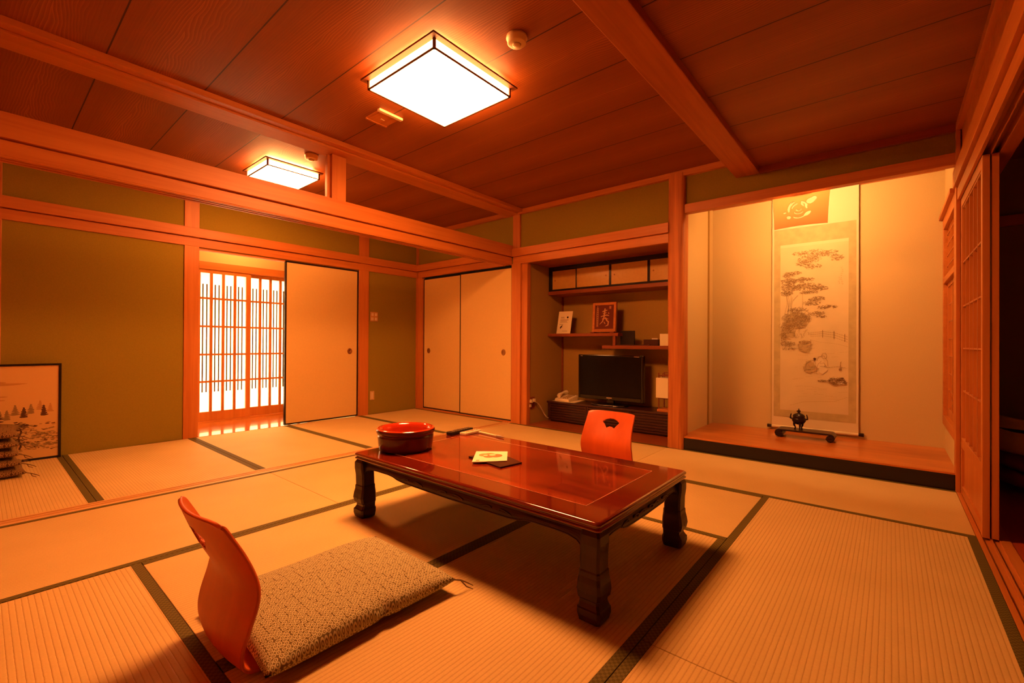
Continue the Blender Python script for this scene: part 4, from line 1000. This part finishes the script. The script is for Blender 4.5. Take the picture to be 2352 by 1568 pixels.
# leaflet on dark folder
o = prism_quad([(-1.600, 1.575), (-1.352, 1.532), (-1.330, 1.662), (-1.560, 1.735)], ZTT, ZTT + .007).build('dark_folder', DARKW, None, .001); tag(o, 'dark flat folder under the white leaflet on the table', 'folder')
def leaflet():
    t = empty('leaflet', (-1.505, 1.63, ZTT + .0072)); tag(t, 'white leaflet with a pink and green fan picture on the dark folder', 'leaflet')
    A = Vector((-1.500, 1.498, 0)); B = Vector((-1.392, 1.625, 0)); D = Vector((-1.632, 1.662, 0)); C = Vector((-1.508, 1.765, 0))
    z = ZTT + .0078
    def P(u, v, dz=0): p = A * (1 - u) * (1 - v) + B * u * (1 - v) + C * u * v + D * (1 - u) * v; return (p.x, p.y, z + dz)
    MB().prism([P(0, 0)[:2], P(1, 0)[:2], P(1, 1)[:2], P(0, 1)[:2]], 'Z', z - .0005, z + .003).build('paper', flat('bright_paper', (.86, .80, .56), .6), t)
    m = MB()
    for cx, cy, mi, r_, dz in ((.30, .62, 1, .17, .0032), (.45, .66, 1, .17, .0034), (.45, .48, 2, .17, .0036), (.66, .52, 2, .19, .0038), (.54, .60, 0, .10, .0040), (.34, .56, 0, .07, .0037)):
        m.cur = mi; k = 18; m.cap([P(cx + r_ * math.cos(6.283 * i / k), cy + r_ * .9 * math.sin(6.283 * i / k), dz) for i in range(k)])
    m.cur = 1; m.quad(P(.10, .08, .0032), P(.20, .08, .0032), P(.20, .16, .0032), P(.10, .16, .0032))
    m.build('printed_picture', [PAPERW, SAGE, SALMON], t)
leaflet()
# ------------------------------------------------------------------ legless chairs (zaisu)
def zaisu():
    t = empty('legless_chair', (0, 0, 0))
    # local frame: sitter faces +y, back plate near y = 0, x across
    Zs = [(.000, .150), (.004, .060), (.012, .020), (.034, -.002), (.080, -.006), (.130, .006), (.180, .022), (.225, .030), (.270, .022), (.330, -.002), (.390, -.034), (.432, -.058)]
    def cr(ps, u):
        n = len(ps) - 1; x = u * n; i = min(int(x), n - 1); f = x - i
        p = [ps[max(0, i - 1)], ps[i], ps[i + 1], ps[min(n, i + 2)]]
        return [.5 * (2 * p[1][k] + (p[2][k] - p[0][k]) * f + (2 * p[0][k] - 5 * p[1][k] + 4 * p[2][k] - p[3][k]) * f * f + (3 * p[1][k] - p[0][k] - 3 * p[2][k] + p[3][k]) * f ** 3) for k in range(2)]
    NU, NV = 110, 170
    def width(z): # half width
        pts = [(0, .165), (.05, .172), (.12, .186), (.20, .188), (.28, .180), (.36, .174), (.44, .172)]
        for (a, b), (c, d) in zip(pts[:-1], pts[1:]):
            if a <= z <= c: return b + (d - b) * (z - a) / (c - a)
        return .172
    def depth(z): # sideways hollow
        return .016 + .030 * math.exp(-((z - .33) / .12) ** 2) - .004 * math.exp(-((z - .1) / .06) ** 2)
    m = MB(); m.smooth = True; V = {}
    pos = {}
    for j in range(NV + 1):
        z, y = cr(Zs, j / NV)
        for i in range(NU + 1):
            u = i / NU * 2 - 1; hw = width(z)
            cut = 0
            if z > .41: # rounded top corners
                k = (z - .41) / .022; cut = .012 * k * k * (abs(u) ** 8)
            dd = depth(z) if z > .03 else .012 * z / .03
            pos[(i, j)] = (u * hw, y - dd * (1 - u * u), z - cut)
    def hole(x, z):   # fan shaped grip
        cz = .293; r_ = math.hypot(x, z - cz); a = math.degrees(math.atan2(x, z - cz))
        return .040 < r_ < .092 and abs(a) < 42
    def slot(x, z): return abs(x) < .0
    def vid(i, j):
        if (i, j) not in V: V[(i, j)] = len(m.v); m.v.append(pos[(i, j)])
        return V[(i, j)]
    for j in range(NV):
        for i in range(NU):
            c = pos[(i, j)]; d = pos[(i + 1, j + 1)]
            if hole((c[0] + d[0]) / 2, (c[2] + d[2]) / 2): continue
            m.face((vid(i, j), vid(i + 1, j), vid(i + 1, j + 1), vid(i, j + 1)))
    o = m.build('bent_backrest', CHAIRW, t, 0, 2, .010)
    # seat plate running forward along the floor under the cushion
    s = MB(); s.prism([(-.165, .150), (.165, .150), (.19, .25), (.19, .46), (.17, .50), (-.17, .50), (-.19, .46), (-.19, .25)], 'Z', .0005, .0095)
    s.build('seat_plate', CHAIRW, t, .002)
    return t
z1 = zaisu(); z1.location = (-1.475, .462, .006)
tag(z1, 'near legless wooden chair seen from behind, in front of the patterned cushion', 'legless chair', 'bent plywood floor chairs at the table')
z2 = copy_tree(z1); z2.location = (-1.452, 2.725, .006); z2.rotation_euler = (0, 0, math.pi)
tag(z2, 'far legless wooden chair facing the viewer across the table, fan shaped hole', 'legless chair')
# ------------------------------------------------------------------ cushions
def cushion(name, cx, cy, z, wx, wy, h, mat, rz, tassel=True, seed=1, sag=0, name_kind=''):
    random.seed(seed)
    t = empty(name, (0, 0, 0)); n = 44
    m = MB(); m.smooth = True
    def prof(u, v):
        a = (1 - abs(u) ** 3.2); b = (1 - abs(v) ** 3.2); return max(0, a * b) ** .36
    def P(i, j, top):
        u = i / n * 2 - 1; v = j / n * 2 - 1
        pull = 1 - .045 * (1 - (abs(u) if abs(v) > abs(u) else abs(v)) ** 2.0) * (max(abs(u), abs(v)) ** 6)
        x = u * wx / 2 * pull; y = v * wy / 2 * pull; q = prof(u, v)
        dz = .004 * math.sin(u * 5 + seed) * math.cos(v * 4 + 1) * q
        # small pinch on one long side
        pinch = .012 * math.exp(-((v - .12) / .05) ** 2 - ((u - .96) / .10) ** 2) if tassel else 0
        dim = .010 * math.exp(-(u * u + v * v) / .02)
        return (x - pinch, y, h * .42 + (h * .58 * q + dz - dim - pinch * .8 if top else -h * .42 * q ** .8))
    m.grid([[P(i, j, True) for i in range(n + 1)] for j in range(n + 1)]); m.grid([[P(i, j, False) for i in range(n + 1)] for j in range(n + 1)])
    o = m.build('cushion_cover', mat, t)
    bm = bmesh.new(); bm.from_mesh(o.data); bmesh.ops.remove_doubles(bm, verts=bm.verts, dist=.0006); bmesh.ops.recalc_face_normals(bm, faces=bm.faces); bm.to_mesh(o.data); bm.free()
    for p in o.data.polygons: p.use_smooth = True
    if tassel:
        for sx in (-1, 1):
            for sy in ((1,) if name_kind == 'near' else (-1, 1)):
                k = MB(); a = math.atan2(sy, sx); b0 = Vector((sx * wx / 2 * .985, sy * wy / 2 * .985, h * .42))
                d = Vector((math.cos(a), math.sin(a), 0)); nn = Vector((-d.y, d.x, 0))
                p1 = b0 + d * .022 + Vector((0, 0, -.006)) + nn * .006
                k.tube([b0 - d * .008, b0 + d * .010 + nn * -.004, p1], .0026, 6)
                for q in (-1, 1): k.tube([p1, p1 + d * .022 + nn * q * .014 + Vector((0, 0, -h * .2)), p1 + d * .045 + nn * q * .012 + Vector((0, 0, -h * .3 - .002))], [.0026, .0022, .0014], 6)
                k.build('corner_tassel', flat('tassel_thread', (.16, .08, .03), .8) if 'tassel_thread' not in bpy.data.materials else bpy.data.materials['tassel_thread'], t)
    t.location = (cx, cy, z); t.rotation_euler = (0, 0, rz)
    return t
c = cushion('floor_cushion', -1.472, .806, .0115, .53, .645, .084, CUSH, R(-1), seed=3, name_kind='near')
tag(c, 'brown floor cushion with small ring pattern in front of the near legless chair', 'cushion')
lab = ['lowest floor cushion of the stack at the left edge', 'second lowest floor cushion of the stack at the left edge', 'third floor cushion from the bottom in the left edge stack',
       'fourth floor cushion from the bottom in the left edge stack', 'topmost floor cushion of the stack beside the standing picture']
st = None
for k in range(5):
    if st is None: st = cushion('floor_cushion', -4.62, -.05, .002, .50, .56, .066, CUSHD, 0, seed=8); c = st
    else: c = copy_tree(st)
    c.location = (-4.62 + [0, .008, -.012, .006, -.01][k], -.055 + [0, -.03, -.022, -.04, -.028][k], .002 + .063 * k); c.rotation_euler = (0, 0, R([0, 3, -2, 2, -3][k]))
    tag(c, lab[k], 'cushion', 'floor cushions stacked at the left edge')
# ------------------------------------------------------------------ standing picture at the left edge
def picture():
    random.seed(23)
    x = -4.945; y0, y1, z0, z1 = -.62 + .2, .432, .002, .728
    y0 = -.42
    t = empty('standing_picture', (x, 0, 0)); tag(t, 'black framed low screen with a pine and hill ink painting behind the cushion stack', 'standing screen')
    f = MB(); e = .015
    f.box(x - .012, x + .012, y0, y0 + e, z0, z1); f.box(x - .012, x + .012, y1 - e, y1, z0, z1); f.box(x - .012, x + .012, y0 + e, y1 - e, z0, z0 + e); f.box(x - .012, x + .012, y0 + e, y1 - e, z1 - e, z1)
    f.build('black_frame', LACQ, t, .002)
    P = MB(); P.cur = 0; P.box(x - .004, x + .004, y0 + e, y1 - e, z0 + e, z1 - e)
    k = [0]
    def blob(y, z, ry, rz, mi, n=10, j=.25):
        k[0] += 1; xx = x + .0045 + .000002 * k[0]; P.cur = mi
        P.cap([(xx, min(y1 - e - .002, y + ry * (1 + random.uniform(-j, j)) * math.cos(6.283 * i / n)), z + rz * (1 + random.uniform(-j, j)) * math.sin(6.283 * i / n)) for i in range(n)])
    blob(.08, .58, .16, .010, 3, 20, .1); blob(.05, .595, .09, .012, 3, 20, .1); blob(.05, .49, .11, .006, 3, 16, .1); blob(.03, .465, .12, .006, 3, 16, .1)
    # conical pines in mist
    for (y, z, s_, mi) in ((.150, .325, 1.0, 1), (.190, .355, 1.05, 1), (.235, .335, 1.05, 4), (.270, .360, 1.0, 1), (.318, .385, .95, 3), (.338, .340, 1.1, 4), (.372, .365, .9, 3), (.115, .33, .9, 1), (.07, .35, 1, 1)):
        for q in range(6):
            blob(y, z + s_ * .012 * q, s_ * (.022 - .0032 * q), s_ * .007, mi, 9, .3)
    # roof at far left
    for q in range(3): blob(.05, .355 - .022 * q, .075 + .008 * q, .009, 4, 12, .15)
    # foreground pine and foliage bands
    for _ in range(420):
        y = random.uniform(.0, .42); band = random.choice((.265, .235, .205, .175, .145, .115, .09))
        if y > .40 - (.265 - band) * .1 and band > .2: continue
        z = band + random.gauss(0, .007) + .010 * math.sin(y * 30 + band * 60)
        blob(y, z, random.uniform(.005, .013), random.uniform(.002, .005), random.choice((1, 1, 4, 3)), 7, .4)
    for q in range(14): blob(.215 + .006 * math.sin(q * .9), .10 + .014 * q, .006, .009, 4, 7, .2)
    for _ in range(70): blob(.20 + random.gauss(0, .028), .265 + random.gauss(0, .012), .011, .005, random.choice((1, 4)), 7, .4)
    for _ in range(50): blob(random.uniform(.28, .42), random.choice((.118, .165, .195)) + random.gauss(0, .005), random.uniform(.006, .016), .004, 1, 7, .4)
    P.build('painted_panel', [flat('cream_painting_ground', (.62, .37, .13), .6, .2), INK, INKL, flat('mist_ink', (.48, .25, .085), .8, .1), INKD], t)
picture()
